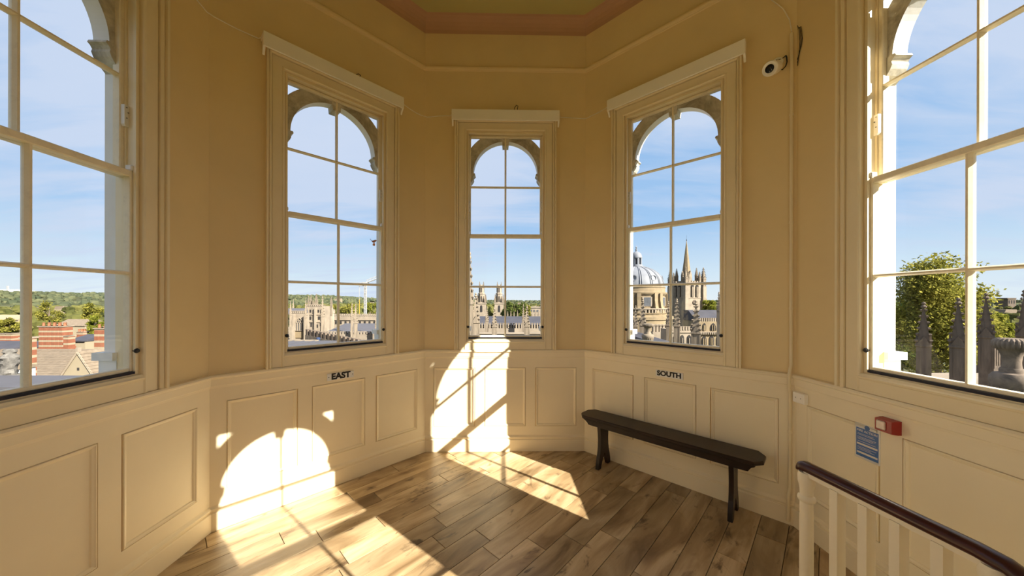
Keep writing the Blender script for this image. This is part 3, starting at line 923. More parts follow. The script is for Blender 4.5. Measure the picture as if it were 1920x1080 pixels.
MB().loft(rings).build('handrail', M['rail'], rl, smooth=True)

# ------------------------------------------------------------------ bird sticker on the east window
r = empty('bird_sticker', on_wall(-1, 0.292, -0.0293, 2.010), pi / 4)
tag(r, 'small brown bird sticker on the pane above the crane mast', 'sticker')
M['bird1'] = paint('sticker_brown', (0.42, 0.17, 0.11), 0.5, 0.5, 90, 0.0)
M['bird2'] = paint('sticker_breast', (0.75, 0.40, 0.28), 0.5, 0.3, 90, 0.0)
bodyp = [(-0.030, 0.028), (-0.024, 0.026), (-0.016, 0.014), (-0.006, 0.004), (0.006, 0.001), (0.016, 0.006), (0.022, 0.014), (0.029, 0.021), (0.036, 0.022), (0.029, 0.026), (0.024, 0.030), (0.016, 0.030), (0.010, 0.026), (0.0, 0.022), (-0.010, 0.018), (-0.018, 0.022), (-0.026, 0.034)]
def sticker(poly, name, m, y):
    MB().prism(poly, y - 0.0004, y).build(name, m, r)
sticker(bodyp, 'bird', M['bird1'], -0.0010)
sticker([(0.004, 0.003), (0.014, 0.007), (0.020, 0.015), (0.014, 0.018), (0.006, 0.012)], 'breast', M['bird2'], -0.0014)
sticker([(-0.004, -0.024), (0.014, -0.026), (0.018, -0.010), (0.014, 0.0), (0.002, 0.0), (-0.006, -0.012)], 'perch', M['bird2'], -0.0010)
# ================================================================== the city outside the windows
GROUND = -21.0
CYW, SYW = cos(YAW), sin(YAW)


def world(X, Y, z):
    """point given in metres to the right of / ahead of the standing point, heights above the room floor"""
    return Vector((CAM[0] + CYW * X + SYW * Y, CAM[1] - SYW * X + CYW * Y, z))


def xz(px, py, Y):
    return ((px - CX) * Y / FPX, EYE + (CY - py) * Y / FPX)


def place(name, px, Y, z, label, cat, group=None, turn=0.0):
    X = (px - CX) * Y / FPX
    o = empty(name, world(X, Y, z), -YAW + turn)
    tag(o, label, cat, group)
    o['_x'] = X; o['_y'] = Y; o['_z'] = z
    return o


def stone(name, c, var=0.16, scale=0.5, dirt=(0.10, 0.085, 0.07), amt=0.3, rough=0.85, dscale=0.35):
    return paint(name, c, rough, var, scale, 0.0, dirt=dirt, dirt_amt=amt, spec=0.2, dirt_scale=dscale)


M['stone'] = stone('pale_limestone', (0.26, 0.215, 0.165), amt=0.25)
M['stone2'] = stone('honey_limestone', (0.235, 0.18, 0.11), amt=0.2)
M['stoned'] = stone('weathered_shaded_stone', (0.15, 0.115, 0.088), amt=0.45, dirt=(0.045, 0.038, 0.032), dscale=1.2)  # weathered stone, darkened further with the pinnacles' backlit shade in the colour
M['stonep'] = stone('pinnacle_stone', (0.24, 0.195, 0.145), amt=0.5, dirt=(0.065, 0.055, 0.045), dscale=1.4)
M['lead'] = stone('roof_lead', (0.090, 0.088, 0.100), 0.10, 0.6, amt=0.1, rough=0.55)
M['domelead'] = stone('dome_lead', (0.20, 0.21, 0.235), 0.14, 0.25, dirt=(0.14, 0.15, 0.18), amt=0.35, rough=0.5, dscale=0.2)
M['slate'] = stone('dark_slate', (0.055, 0.055, 0.068), 0.15, 0.8, amt=0.15, rough=0.6)
M['tile'] = stone('stone_roof_slates', (0.185, 0.145, 0.105), 0.22, 3.0, amt=0.35, dirt=(0.15, 0.12, 0.09), dscale=1.6)
M['cream'] = stone('cream_render', (0.27, 0.225, 0.155), 0.05, 0.6, amt=0.05)
M['brick'] = stone('red_brick', (0.20, 0.075, 0.042), 0.15, 2.5, amt=0.2, dirt=(0.16, 0.06, 0.04), dscale=2)
M['terra'] = stone('terracotta', (0.23, 0.095, 0.05), 0.12, 2.5, amt=0.1)
M['dark'] = stone('dark_opening', (0.028, 0.026, 0.026), 0.2, 1, amt=0.0)
M['pane_far'] = stone('distant_window_glass', (0.08, 0.085, 0.095), 0.2, 1, amt=0.0, rough=0.25)
M['steel'] = stone('crane_white_steel', (0.30, 0.30, 0.30), 0.05, 1, amt=0.0, rough=0.5)
M['yellow'] = stone('yellow_steel', (0.45, 0.27, 0.03), 0.05, 1, amt=0.0, rough=0.5)
M['gold'] = stone('gilt_finial', (0.40, 0.22, 0.05), 0.05, 1, amt=0.0, rough=0.4)
M['bark'] = stone('bark', (0.13, 0.10, 0.075), 0.2, 3, amt=0.2)
M['bluefig'] = stone('blue_tarpaulin', (0.03, 0.05, 0.11), 0.1, 2, amt=0.0)


def leaf_mat(name, c0, c1, trans=0.35):
    m = bpy.data.materials.new(name); m.use_nodes = True
    nt = NT(m.node_tree)
    g = nt.a('ShaderNodeNewGeometry')
    tc = nt.a('ShaderNodeTexCoord')
    n = nt.noise(tc.outputs['Object'], 0.35, 3, 0.6)
    f = nt.math('ADD', nt.math('MULTIPLY', g.outputs['Random Per Island'], 0.55), nt.math('MULTIPLY', n, 0.5))
    c = nt.ramp(f, [(0.2, c0), (0.85, c1)])
    d = nt.a('ShaderNodeBsdfDiffuse'); t = nt.a('ShaderNodeBsdfTranslucent'); mx = nt.a('ShaderNodeMixShader')
    mx.inputs[0].default_value = trans
    nt.l(c, d.inputs[0]); nt.l(c, t.inputs[0]); nt.l(d.outputs[0], mx.inputs[1]); nt.l(t.outputs[0], mx.inputs[2])
    o = nt.a('ShaderNodeOutputMaterial'); nt.l(mx.outputs[0], o.inputs[0])
    return m


M['leaf'] = leaf_mat('leaf_olive_green', (0.085, 0.095, 0.016), (0.42, 0.38, 0.08), 0.5)
M['leaf_y'] = leaf_mat('leaf_yellow_green', (0.10, 0.12, 0.015), (0.30, 0.30, 0.05), 0.45)
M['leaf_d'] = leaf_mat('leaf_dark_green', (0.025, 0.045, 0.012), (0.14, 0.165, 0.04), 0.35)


def wood_mat(name, c0, c1, sc_):
    m, nt, b = principled(name)
    tc = nt.a('ShaderNodeTexCoord')
    g = nt.a('ShaderNodeNewGeometry')
    n = nt.noise(tc.outputs['Object'], sc_, 5, 0.65, 0.3)
    f = nt.math('ADD', nt.math('MULTIPLY', n, 0.6), nt.math('MULTIPLY', g.outputs['Random Per Island'], 0.4))
    nt.l(nt.ramp(f, [(0.28, c0), (0.75, c1)]), b.inputs['Base Color'])
    b.inputs['Roughness'].default_value = 0.95; b.inputs['Specular IOR Level'].default_value = 0.1
    return m


M['wood_far'] = wood_mat('hazed_far_woodland', (0.038, 0.050, 0.030), (0.095, 0.100, 0.050), 0.03)  # greens greyed towards blue, distance haze put into the colour
M['wood_mid'] = wood_mat('near_woodland', (0.035, 0.042, 0.012), (0.115, 0.110, 0.032), 0.15)
M['ground'] = wood_mat('ground_green', (0.04, 0.05, 0.022), (0.085, 0.085, 0.045), 0.03)
M['hazehill'] = wood_mat('haze_blue_far_hill', (0.20, 0.27, 0.33), (0.26, 0.33, 0.38), 0.004)  # hill colour with the blue of the haze mixed in

# ---- ground and far hills
mb = MB()
segs = 72
rad = [3.5, 40, 150, 500, 1200, 1700, 2100, 2500, 4000]
rings = []
def hill_h(az, r):
    """az from straight ahead, positive to the right (radians)"""
    left = max(0.0, min(1.0, (-az + 0.05) / 0.75))
    right = max(0.0, min(1.0, (az - 0.35) / 0.5))
    top = 1.5 - 9 + 34 * left + 12 * right
    t = max(0.0, min(1.0, (r - 600) / 1500.0))
    return GROUND + (top - GROUND) * t * t * (3 - 2 * t) + (6 * sin(az * 9 + r * 0.004) + 4 * sin(az * 23)) * t * (0.4 + 0.6 * left)
for r in rad:
    rings.append([world(r * sin(-pi + 2 * pi * i / segs), r * cos(-pi + 2 * pi * i / segs), hill_h(-pi + 2 * pi * i / segs, r) if r < 3000 else GROUND) for i in range(segs)])
mb.loft(rings, cap=False)
tag(mb.build('ground', M['ground'], smooth=True), 'green ground and low hills spreading out to the horizon', 'ground', None, 'structure')

# ---- woodland on the hills and between the houses
ico_v = []; ico_f = []
def make_ico():
    t = (1 + sqrt(5)) / 2
    vs = [Vector(v).normalized() for v in ((-1, t, 0), (1, t, 0), (-1, -t, 0), (1, -t, 0), (0, -1, t), (0, 1, t), (0, -1, -t), (0, 1, -t), (t, 0, -1), (t, 0, 1), (-t, 0, -1), (-t, 0, 1))]
    fs = [(0, 11, 5), (0, 5, 1), (0, 1, 7), (0, 7, 10), (0, 10, 11), (1, 5, 9), (5, 11, 4), (11, 10, 2), (10, 7, 6), (7, 1, 8), (3, 9, 4), (3, 4, 2), (3, 2, 6), (3, 6, 8), (3, 8, 9), (4, 9, 5), (2, 4, 11), (6, 2, 10), (8, 6, 7), (9, 8, 1)]
    # one subdivision
    cache = {}; out = []
    def mid(a, b):
        k = (min(a, b), max(a, b))
        if k not in cache:
            vs.append(((vs[a] + vs[b]) / 2).normalized()); cache[k] = len(vs) - 1
        return cache[k]
    for a, b, c in fs:
        x, y, z = mid(a, b), mid(b, c), mid(c, a)
        out += [(a, x, z), (b, y, x), (c, z, y), (x, y, z)]
    return vs, out, fs
ICO_V, ICO_F, ICO_F0 = make_ico()


def blob(mb, c, rx, rz, R, lo=False):
    ph = [R.random() * 6.28 for _ in range(4)]
    vs = []
    for v in (ICO_V[:12] if lo else ICO_V):
        k = 1 + 0.16 * sin(4.1 * v.x + ph[0]) + 0.14 * sin(5.3 * v.y + ph[1]) + 0.13 * sin(4.7 * v.z + ph[2]) + 0.10 * (R.random() - 0.5)
        vs.append((c[0] + v.x * rx * k, c[1] + v.y * rx * k, c[2] + v.z * rz * k))
    mb.add(vs, ICO_F0 if lo else ICO_F)


R2 = random.Random(21)
mb = MB()
for i in range(6500):
    az = radians(-60 + 122 * R2.random()); r = 700 + 1350 * R2.random() ** 0.8
    z = hill_h(az, r)
    rr = (3.0 + 4.5 * R2.random())
    blob(mb, world(r * sin(az), r * cos(az), z + rr * 0.35), rr * 1.25, rr * 0.95, R2, True)
tag(mb.build('hillside_woodland', M['wood_far']), 'dense wooded hillside along the horizon', 'woodland', None, 'stuff')
mb = MB()
for i in range(2200):
    az = radians(-60 + 122 * R2.random()); r = 230 + 480 * R2.random()
    if -0.12 < az < 0.62 and r < 330: continue
    rr = 1.8 + 2.6 * R2.random()
    zt = EYE - 6 - 8 * R2.random() - max(0, (420 - r)) * 0.014
    blob(mb, world(r * sin(az), r * cos(az), zt - rr * 0.7), rr * 1.2, rr * 1.0, R2)
tag(mb.build('town_trees', M['wood_mid']), 'belt of green treetops between the town roofs and the hills', 'woodland', None, 'stuff')
# scattered far roofs
mb = MB()
for i in range(46):
    az = radians(-58 + 118 * R2.random()); r = 420 + 900 * R2.random()
    p = world(r * sin(az), r * cos(az), 0)
    zz = hill_h(az, r) + 9 + 5 * R2.random()
    w_, d_, h_ = 6 + 10 * R2.random(), 6, 5
    mb.cur = R2.choice((0, 0, 1))
    mb.box(p.x - w_ / 2, p.x + w_ / 2, p.y, p.y + d_, zz - 14, zz)
    mb.cur = 2
    mb.prism([(p.x - w_ / 2, zz), (p.x + w_ / 2, zz), (p.x + w_ / 2 - 1.5, zz + 3), (p.x - w_ / 2 + 1.5, zz + 3)], p.y, p.y + d_)
tag(mb.build('distant_houses', [M['cream'], M['stone'], M['tile']]), 'tiny pale houses scattered among the far trees', 'houses', None, 'stuff')


# ---- pinnacles: one unit set of meshes (height 1, width 1)
def pinnacle_meshes(mat):
    sh = MB()
    sh.box(-0.5, 0.5, -0.5, 0.5, 0.0, 0.40)
    sh.loft([[(-a, -a, z), (a, -a, z), (a, a, z), (-a, a, z)] for a, z in ((0.5, 0.40), (0.60, 0.412), (0.60, 0.425), (0.48, 0.437))])
    for i in range(4):     # blind panels on the faces of the shaft
        Mx = Matrix.Rotation(i * pi / 2, 4, 'Z')
        sh.box(-0.50, -0.36, -0.54, -0.49, 0.02, 0.40, Mx); sh.box(0.36, 0.50, -0.54, -0.49, 0.02, 0.40, Mx)
        sh.prism([(-0.52, 0.425), (0.52, 0.425), (0.0, 0.55)], -0.56, -0.40, 'y', Mx)   # gablets
    sp = MB()
    sp.loft([[(-a, -a, z), (a, -a, z), (a, a, z), (-a, a, z)] for a, z in ((0.46, 0.42), (0.34, 0.60), (0.20, 0.77), (0.08, 0.90))])
    ck = MB()
    for lv in range(6):
        t = lv / 5.0; z = 0.49 + 0.40 * t; a = 0.40 - 0.33 * t
        for sx in (-1, 1):
            for sy in (-1, 1):
                c = Vector((sx * (a + 0.085), sy * (a + 0.085), z))
                s_ = 0.125 - 0.040 * t
                ck.loft([[(c.x - s_ * .5, c.y - s_ * .5, z - 0.022), (c.x + s_ * .5, c.y - s_ * .5, z - 0.022), (c.x + s_ * .5, c.y + s_ * .5, z - 0.022), (c.x - s_ * .5, c.y + s_ * .5, z - 0.022)],
                         [(c.x - s_ + sx * .05, c.y - s_ + sy * .05, z), (c.x + s_ + sx * .05, c.y - s_ + sy * .05, z), (c.x + s_ + sx * .05, c.y + s_ + sy * .05, z), (c.x - s_ + sx * .05, c.y + s_ + sy * .05, z)],
                         [(c.x - s_ * .6, c.y - s_ * .6, z + 0.013), (c.x + s_ * .6, c.y - s_ * .6, z + 0.013), (c.x + s_ * .6, c.y + s_ * .6, z + 0.013), (c.x - s_ * .6, c.y + s_ * .6, z + 0.013)]])
    fi = MB()
    fi.lathe([(0.06, 0.895), (0.09, 0.91), (0.20, 0.922), (0.24, 0.935), (0.15, 0.95), (0.07, 0.957), (0.15, 0.968), (0.17, 0.98), (0.09, 0.994), (0.0, 1.0)], 8)
    bt = MB(); bt.box(-0.5, 0.5, -0.5, 0.5, -1.0, 0.0)
    return [('shaft', sh.mesh('shaft', mat), None), ('spire', sp.mesh('spire', mat), None), ('crockets', ck.mesh('crockets', mat), 'stuff'), ('finial', fi.mesh('finial', mat), None), ('buttress', bt.mesh('buttress', mat), None)]


PIN = {'pale': pinnacle_meshes(M['stonep']), 'dark': pinnacle_meshes(M['stoned'])}


def pinnacle(px, py0, py1, wpx, Y, style, label, group, turn=0.0, down=None):
    X, z0 = xz(px, py1, Y); _, z1 = xz(px, py0, Y)
    th = math.atan((px - CX) / FPX)
    o = empty('stone_pinnacle', world(X, Y, z0), -YAW + turn - th)
    tag(o, label, 'pinnacle', group)
    w_ = wpx * Y / FPX * cos(th); h = z1 - z0
    o.scale = (w_, w_, h)
    for nm, me, kd in PIN[style]:
        c = link(nm, me, o)
        if nm == 'buttress': c.scale = (1, 1, (z0 - (GROUND if down is None else down)) / h)
        if kd: c['kind'] = kd
    return o


G5 = 'dark pinnacles outside the south-west window'
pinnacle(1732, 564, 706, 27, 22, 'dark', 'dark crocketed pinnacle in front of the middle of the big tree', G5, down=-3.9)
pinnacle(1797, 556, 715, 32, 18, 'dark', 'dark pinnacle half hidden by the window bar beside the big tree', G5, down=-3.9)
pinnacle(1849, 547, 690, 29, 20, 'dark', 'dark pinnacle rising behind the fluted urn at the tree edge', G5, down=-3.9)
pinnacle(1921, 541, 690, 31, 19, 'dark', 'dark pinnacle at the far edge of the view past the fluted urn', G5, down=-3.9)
G4 = 'pinnacles outside the south window'
pinnacle(1205, 558, 646, 11, 40, 'pale', 'crocketed pinnacle directly below the grey dome', G4)
pinnacle(1192, 572, 640, 7, 46, 'pale', 'thin pinnacle beside the pier under the grey dome', G4)
pinnacle(1253, 564, 642, 8, 42, 'pale', 'slim pinnacle beside the window bar next to the dome', G4)
pinnacle(1269, 559, 648, 11, 37, 'pale', 'crocketed pinnacle in front of the lower church tower', G4)
pinnacle(1305, 562, 668, 17, 33, 'pale', 'broad crocketed pinnacle nearest below the church spire', G4)
pinnacle(1348, 546, 606, 8, 62, 'pale', 'pinnacle at the window edge beside the arcaded building', G4)
G3 = 'pinnacles outside the south-east window'
pinnacle(881, 472, 640, 12, 26, 'pale', 'tallest pinnacle close to the edge of the middle window', G3)
pinnacle(892, 549, 645, 13, 30, 'pale', 'stout crocketed pinnacle in front of the first twin tower', G3)
pinnacle(913, 574, 622, 6, 46, 'pale', 'small pinnacle between the first twin tower and the battlements', G3)
pinnacle(927, 575, 640, 8.5, 37, 'pale', 'pinnacle in front of the second twin tower and slate roof', G3)
pinnacle(981.5, 570, 622, 5, 50, 'pale', 'slender pinnacle behind the last one on the battlements', G3)
pinnacle(988, 573, 640, 9.5, 35, 'pale', 'pinnacle standing alone before the battlements near the trees', G3)
G2 = 'pinnacles outside the east window'
pinnacle(545, 565, 610, 4.5, 73, 'pale', 'pinnacle at the edge of the window left of the traceried gable', G2)
pinnacle(550, 562, 600, 4, 92, 'pale', 'narrow pinnacle above the traceried chapel gable', G2)
pinnacle(573.5, 560, 622, 5, 66, 'pale', 'dark crocketed pinnacle between the chapel gable and square tower', G2)
pinnacle(605, 555, 622, 6.5, 64, 'pale', 'tall pinnacle at the corner of the square tower', G2)
pinnacle(660, 569, 622, 5, 60.5, 'pale', 'thin pinnacle left of the pair before the crane', G2)
pinnacle(667, 571, 632, 6.5, 56, 'pale', 'thicker pinnacle of the pair before the crane', G2)
pinnacle(706, 580, 640, 5, 60, 'pale', 'pinnacle beside the white pier past the crane', G2)


def quad_box(mb, px0, px1, py0, py1, Y, dep, o):
    """box whose front face covers the given view at distance Y, in the local frame of o"""
    x0, z1 = xz(px0, py0, Y); x1, z0 = xz(px1, py1, Y)
    mb.box(x0 - o['_x'], x1 - o['_x'], Y - o['_y'], Y + dep - o['_y'], z0 - o['_z'], z1 - o['_z'])


def arch_poly(w_, h, n=8, pointed=True):
    """closed outline of an arched opening centred on x, base at z=0"""
    r = w_ / 2
    if pointed:
        pts = [(-r, 0), (r, 0)]
        hs = h - w_ * 0.87
        for i in range(n + 1):
            a = (pi / 3) * i / n
            pts.append((-r + w_ * cos(a), hs + w_ * sin(a)))
        for i in range(n - 1, -1, -1):
            a = (pi / 3) * i / n
            pts.append((r - w_ * cos(a), hs + w_ * sin(a)))
        return pts
    pts = [(-r, 0), (r, 0)]
    for i in range(n + 1):
        a = pi * i / n
        pts.append((r * cos(a), h - r + r * sin(a)))
    return pts


def battlement(mb, x0, x1, y, z, t, n, h, fill=0.55):
    st = (x1 - x0) / n
    for i in range(n):
        a = x0 + st * i + st * (1 - fill) / 2
        mb.box(a, a + st * fill, y, y + t, z, z + h)
        mb.box(a - 0.02, a + st * fill + 0.02, y - 0.04, y + t + 0.04, z + h, z + h + 0.06)


# ---- south view: domed rotunda ------------------------------------------------
def rotunda():
    Y = 131.0; u = Y / FPX
    o = place('domed_rotunda', 1193, Y + 12, GROUND, 'round stone library with a large grey lead dome and lantern', 'building')
    def z(py): return EYE + (CY - py) * u - GROUND
    k = (Y + 12) / Y
    r = lambda px: px * u * 1.04
    MB().lathe([(r(64), 0), (r(64), z(600)), (r(66), z(599)), (r(66), z(594)), (r(60), z(592)), (r(60), z(588)), (r(61.5), z(587.5)), (r(61.5), z(586))], 48).build('lower_storey', M['stone2'], o, smooth=True)
    b = MB()
    for i in range(64):
        a = 2 * pi * i / 64
        b.box(r(58.6), r(60.4), -0.30, 0.30, z(586), z(579.5), Matrix.Rotation(a, 4, 'Z'))
    tag(b.build('balusters', M['stone'], o), kind='stuff')
    MB().lathe([(r(58), z(579.5)), (r(61.5), z(579.5)), (r(61.5), z(577.5)), (r(58), z(577.5))], 48).build('coping', M['stone'], o)
    MB().lathe([(r(51), z(588)), (r(51), z(554)), (r(52), z(553)), (r(53.5), z(551)), (r(55), z(549)), (r(55), z(547)), (r(51.5), z(546)), (r(51.5), z(538.5)), (r(52.5), z(538)), (r(52.5), z(536)), (r(49), z(535))], 48).build('drum', M['stone2'], o, smooth=True)
    for i in range(8):
        a = 2 * pi * i / 8 - pi / 2
        q = MB()
        q.prism([(-2.0, z(574)), (2.0, z(574)), (2.0, z(556)), (-2.0, z(556))], r(50.4), r(51.9), 'y')
        w_ = q.build('window', M['stone'], o, None, (0, 0, a - pi / 2))
        MB().box(-1.4, 1.4, r(51.7), r(52.0), z(573.2), z(557)).build('pane', M['pane_far'], w_)
        q = MB()
        for s_ in (-0.11, 0.11):
            Mx = Matrix.Rotation(a + pi / 8 + s_, 4, 'Z')
            q.box(r(50.5), r(56), -0.75, 0.75, z(588), z(549), Mx)
            q.prism([(r(55.8), z(588)), (r(61), z(588)), (r(60.3), z(583)), (r(57.5), z(574)), (r(56), z(562))], -0.7, 0.7, 'y', Mx)
        q.build('buttress', M['stone2'], o)
    prof = [(49.5, 535.2), (49.2, 531), (47.8, 524), (44.5, 516), (39, 508.5), (31, 502), (22, 497.5), (13.5, 495)]
    MB().lathe([(r(a), z(b)) for a, b in prof], 64).build('dome', M['domelead'], o, smooth=True)
    for i in range(16):
        a = 2 * pi * i / 16 + pi / 16
        for s_ in (-0.035, 0.035):
            pts = [(r(p) * 1.008 * cos(a + s_), r(p) * 1.008 * sin(a + s_), z(b)) for p, b in prof]
            MB().tube(pts, 0.22, 5).build('rib', M['domelead'], o, smooth=True)
    for i in range(8):
        a = 2 * pi * i / 8 - pi / 2 + 0.32
        Mx = Matrix.Rotation(a, 4, 'Z') @ Matrix.Translation((r(45.5), 0, z(520))) @ Matrix.Rotation(radians(80), 4, 'Y')
        q = MB().lathe([(1.3, 0), (1.3, 0.5), (1.0, 0.5), (0.95, 0.2), (0.0, 0.2)], 14, M=Mx).build('oculus', M['domelead'], o)
    l = MB()
    l.lathe([(r(16), z(495.5)), (r(16), z(493.5)), (r(11.5), z(493)), (r(11.5), z(490)), (r(8), z(489.5)), (r(8), z(477)), (r(11), z(476.5)), (r(11), z(474.5))], 24)
    lan = l.build('lantern', M['domelead'], o, smooth=True)
    for i in range(8):
        a = 2 * pi * i / 8
        MB().box(r(7.8), r(10.4), -0.35, 0.35, z(490), z(476.5), Matrix.Rotation(a, 4, 'Z')).build('pilaster', M['domelead'], lan)
        MB().prism([(x, zz + z(489)) for x, zz in arch_poly(0.95, 2.3, 6, False)], r(7.5), r(8.15), 'y', Matrix.Rotation(a + pi / 8 - pi / 2, 4, 'Z')).build('opening', M['dark'], lan)
    MB().lathe([(r(10.4), z(474.6)), (r(10.2), z(471.5)), (r(8.6), z(467.5)), (r(5.5), z(464.5)), (r(2), z(463)), (r(1.6), z(461)), (r(2.3), z(459)), (r(1.0), z(457)), (r(1.7), z(454.5)), (r(0.4), z(452)), (0, z(449))], 20).build('cupola', M['domelead'], o, smooth=True)


rotunda()


# ---- south view: church tower with spire --------------------------------------
def spire_church():
    Y = 168.0; u = Y / FPX; hw = 20 * u
    o = place('church_tower', 1287, Y + hw, GROUND, 'gothic church tower with tall stone spire and clustered pinnacles', 'church', None, radians(14))
    def z(py): return EYE + (CY - py) * u - GROUND
    MB().box(-hw, hw, -hw, hw, 0, z(531)).build('tower_wall', M['stone'], o)
    for sx in (-1, 1):
        for sy in (-1, 1):
            b = MB()
            for w_, py in ((5.4, 585), (4.6, 560), (3.8, 536)):
                b.box(sx * hw - w_ * u * .95, sx * hw + w_ * u * .95, sy * hw - w_ * u * .95, sy * hw + w_ * u * .95, 0, z(py))
            b.build('corner_buttress', M['stone'], o)
    for i in range(4):
        Mx = Matrix.Rotation(i * pi / 2, 4, 'Z')
        for s_ in (-1, 1):
            q = MB().prism([(s_ * 5.2 * u + x, zz + z(556)) for x, zz in arch_poly(6.0 * u, 24 * u)], -hw - 0.35, -hw + 0.2, 'y', Mx).build('belfry_window', M['dark'], o)
            for m_ in (-0.9, 0, 0.9):
                MB().box(s_ * 5.2 * u + m_ * 2.0 * u - 0.14, s_ * 5.2 * u + m_ * 2.0 * u + 0.14, -hw - 0.55, -hw - 0.3, z(556), z(537), Mx).build('mullion', M['stone'], q)
        MB().box(-hw * 1.03, hw * 1.03, -hw * 1.04, -hw, z(558.5), z(557), Mx).build('string_course', M['stone'], o)
        b = MB(); b.box(-hw, hw, -hw - 0.25, -hw + 0.35, z(531), z(528.5), Mx)
        bm_ = MB(); battlement(bm_, -hw, hw, -hw - 0.25, z(528.5), 0.6, 7, 0.7); b.add([Mx @ Vector(v) for v in bm_.v], bm_.f)
        b.build('parapet', M['stone'], o)
    # clock
    MB().lathe([(4.3 * u, 0), (4.3 * u, 0.3), (3.6 * u, 0.35), (0, 0.35)], 24, M=Matrix.Translation((0, -hw - 0.05, z(566))) @ Matrix.Rotation(pi / 2, 4, 'X')).build('clock_face', M['stoned'], o)
    MB().lathe([(9.6 * u, z(531)), (9.6 * u, z(522)), (8.6 * u, z(516)), (0.35 * u, z(447)), (0.2 * u, z(444))], 8, start=pi / 8).build('spire', M['stone2'], o)
    MB().lathe([(0.2 * u, z(448)), (0.9 * u, z(446)), (0.3 * u, z(444.5)), (0.12 * u, z(443)), (0.1 * u, z(436))], 8).build('finial', M['dark'], o)
    for i in range(4):       # lucarnes at the foot of the spire
        Mx = Matrix.Rotation(i * pi / 2, 4, 'Z')
        MB().prism([(-2.6 * u, z(530)), (2.6 * u, z(530)), (2.6 * u, z(514)), (0, z(506)), (-2.6 * u, z(514))], -10.5 * u, -6.8 * u, 'y', Mx).build('lucarne', M['stone'], o)
    def pin(x, y, py0, py1, w_):
        p = empty('pinnacle', (x, y, z(py1)), 0, o); p.scale = (w_, w_, z(py0) - z(py1))
        for nm, me, kd in PIN['pale'][:4]:
            c = link(nm, me, p)
            if kd: c['kind'] = kd
    for sx in (-1, 1):
        for sy in (-1, 1):
            pin(sx * hw, sy * hw, 500, 538, 6.0 * u)
            pin(sx * hw * .62, sy * hw * .95, 508, 532, 3.6 * u); pin(sx * hw * .95, sy * hw * .60, 508, 532, 3.6 * u)
            pin(sx * hw * .60, sy * hw * .60, 500, 528, 4.2 * u)


spire_church()


# ---- south view: arcaded college range on the right -----------------------------
def arcade_range():
    Y = 90.0; u = Y / FPX
    o = place('arcaded_building', 1335, Y, GROUND, 'two storey honey stone building with arched windows and battlements under slate roof', 'building')
    def b(*a, mat=M['stone2'], nm='wall', parent=None, dep=0.5, y=Y):
        mb = MB(); quad_box(mb, *a, y, dep, o); return mb.build(nm, mat, parent or o)
    b(1311, 1372, 602, 700, dep=8); b(1310.5, 1373, 621, 622.5, nm='string_course', mat=M['stone'], dep=0.3, y=Y - 0.3)
    x0, zz = xz(1311, 602, Y); x1, _ = xz(1372, 602, Y)
    zz -= GROUND
    mb = MB(); battlement(mb, x0 - o['_x'], x1 - o['_x'], 0.0, zz, 0.5, 15, 0.9, 0.5)
    tag(mb.build('battlements', M['stone'], o), kind='stuff')
    mb = MB(); mb.prism([(0.8, zz - 0.2), (8, zz - 0.2), (8, zz + 2.9), (5.5, zz + 2.9)], x0 - o['_x'], x1 - o['_x'], 'x'); mb.build('roof', M['slate'], o)
    for px, py, w_, h in ((1320.5, 619, 6.5, 14), (1337, 619, 11, 14), (1354, 619, 9, 14), (1320, 646, 9, 17), (1334, 646, 9, 18), (1348, 646, 10, 19)):
        x, z_ = xz(px, py, Y)
        q = MB().prism([(x - o['_x'] + a, z_ - GROUND + c) for a, c in arch_poly(w_ * u, h * u, 6)], -0.12, 0.3).build('window', M['dark'], o)
        for m_ in (-0.17, 0.17):
            MB().box(x - o['_x'] + m_ * w_ * u - 0.09, x - o['_x'] + m_ * w_ * u + 0.09, -0.26, -0.1, z_ - GROUND, z_ - GROUND + h * u * 0.72).build('mullion', M['stone2'], q)
    mb = MB(); battlement(mb, x0 - o['_x'], x1 - o['_x'], -0.7, xz(0, 626, Y)[1] - GROUND, 0.4, 15, 0.5, 0.5)
    tag(mb.build('cresting', M['stone'], o), kind='stuff')


arcade_range()


def pitched_roof(name, label, cat, pxa, pxb, py_e, py_r, Ye, Yr, mat, wallmat, ribs=0, ribw=0.06, gable=False):
    """long range seen from the side: wall to the ground, slope rising away from the viewer, optional lead rolls"""
    o = place(name, (pxa + pxb) / 2, Ye, GROUND, label, cat)
    x0, ze = xz(pxa, py_e, Ye); x1, _ = xz(pxb, py_e, Ye)
    _, zr = xz(0, py_r, Yr)
    x0 -= o['_x']; x1 -= o['_x']; ze -= GROUND; zr -= GROUND; d = Yr - Ye
    MB().box(x0, x1, 0.0, 2 * d, 0, ze - 0.02).build('wall', wallmat, o)
    MB().prism([(-0.25, ze - 0.15), (-0.25, ze), (d, zr), (2 * d, ze), (2 * d, ze - 0.15)], x0 - 0.1, x1 + 0.1, 'x').build('roof', mat, o)
    if ribs:
        L_ = sqrt(d * d + (zr - ze) ** 2); nx = (zr - ze) / L_; ny = d / L_
        for i in range(ribs + 1):
            x = x0 + (x1 - x0) * i / ribs
            MB().prism([(-0.2, ze), (-0.2, ze + ribw), (d, zr + ribw), (d, zr)], x - ribw * .5, x + ribw * .5, 'x').build('lead_roll', mat, o)
    return o, x0, x1, ze, zr


pitched_roof('lead_roof_hall', 'blue grey lead covered roof with raised rolls beside the urn', 'building', 1226, 1262, 644, 620, 30, 40, M['lead'], M['stone'], 11, 0.10)


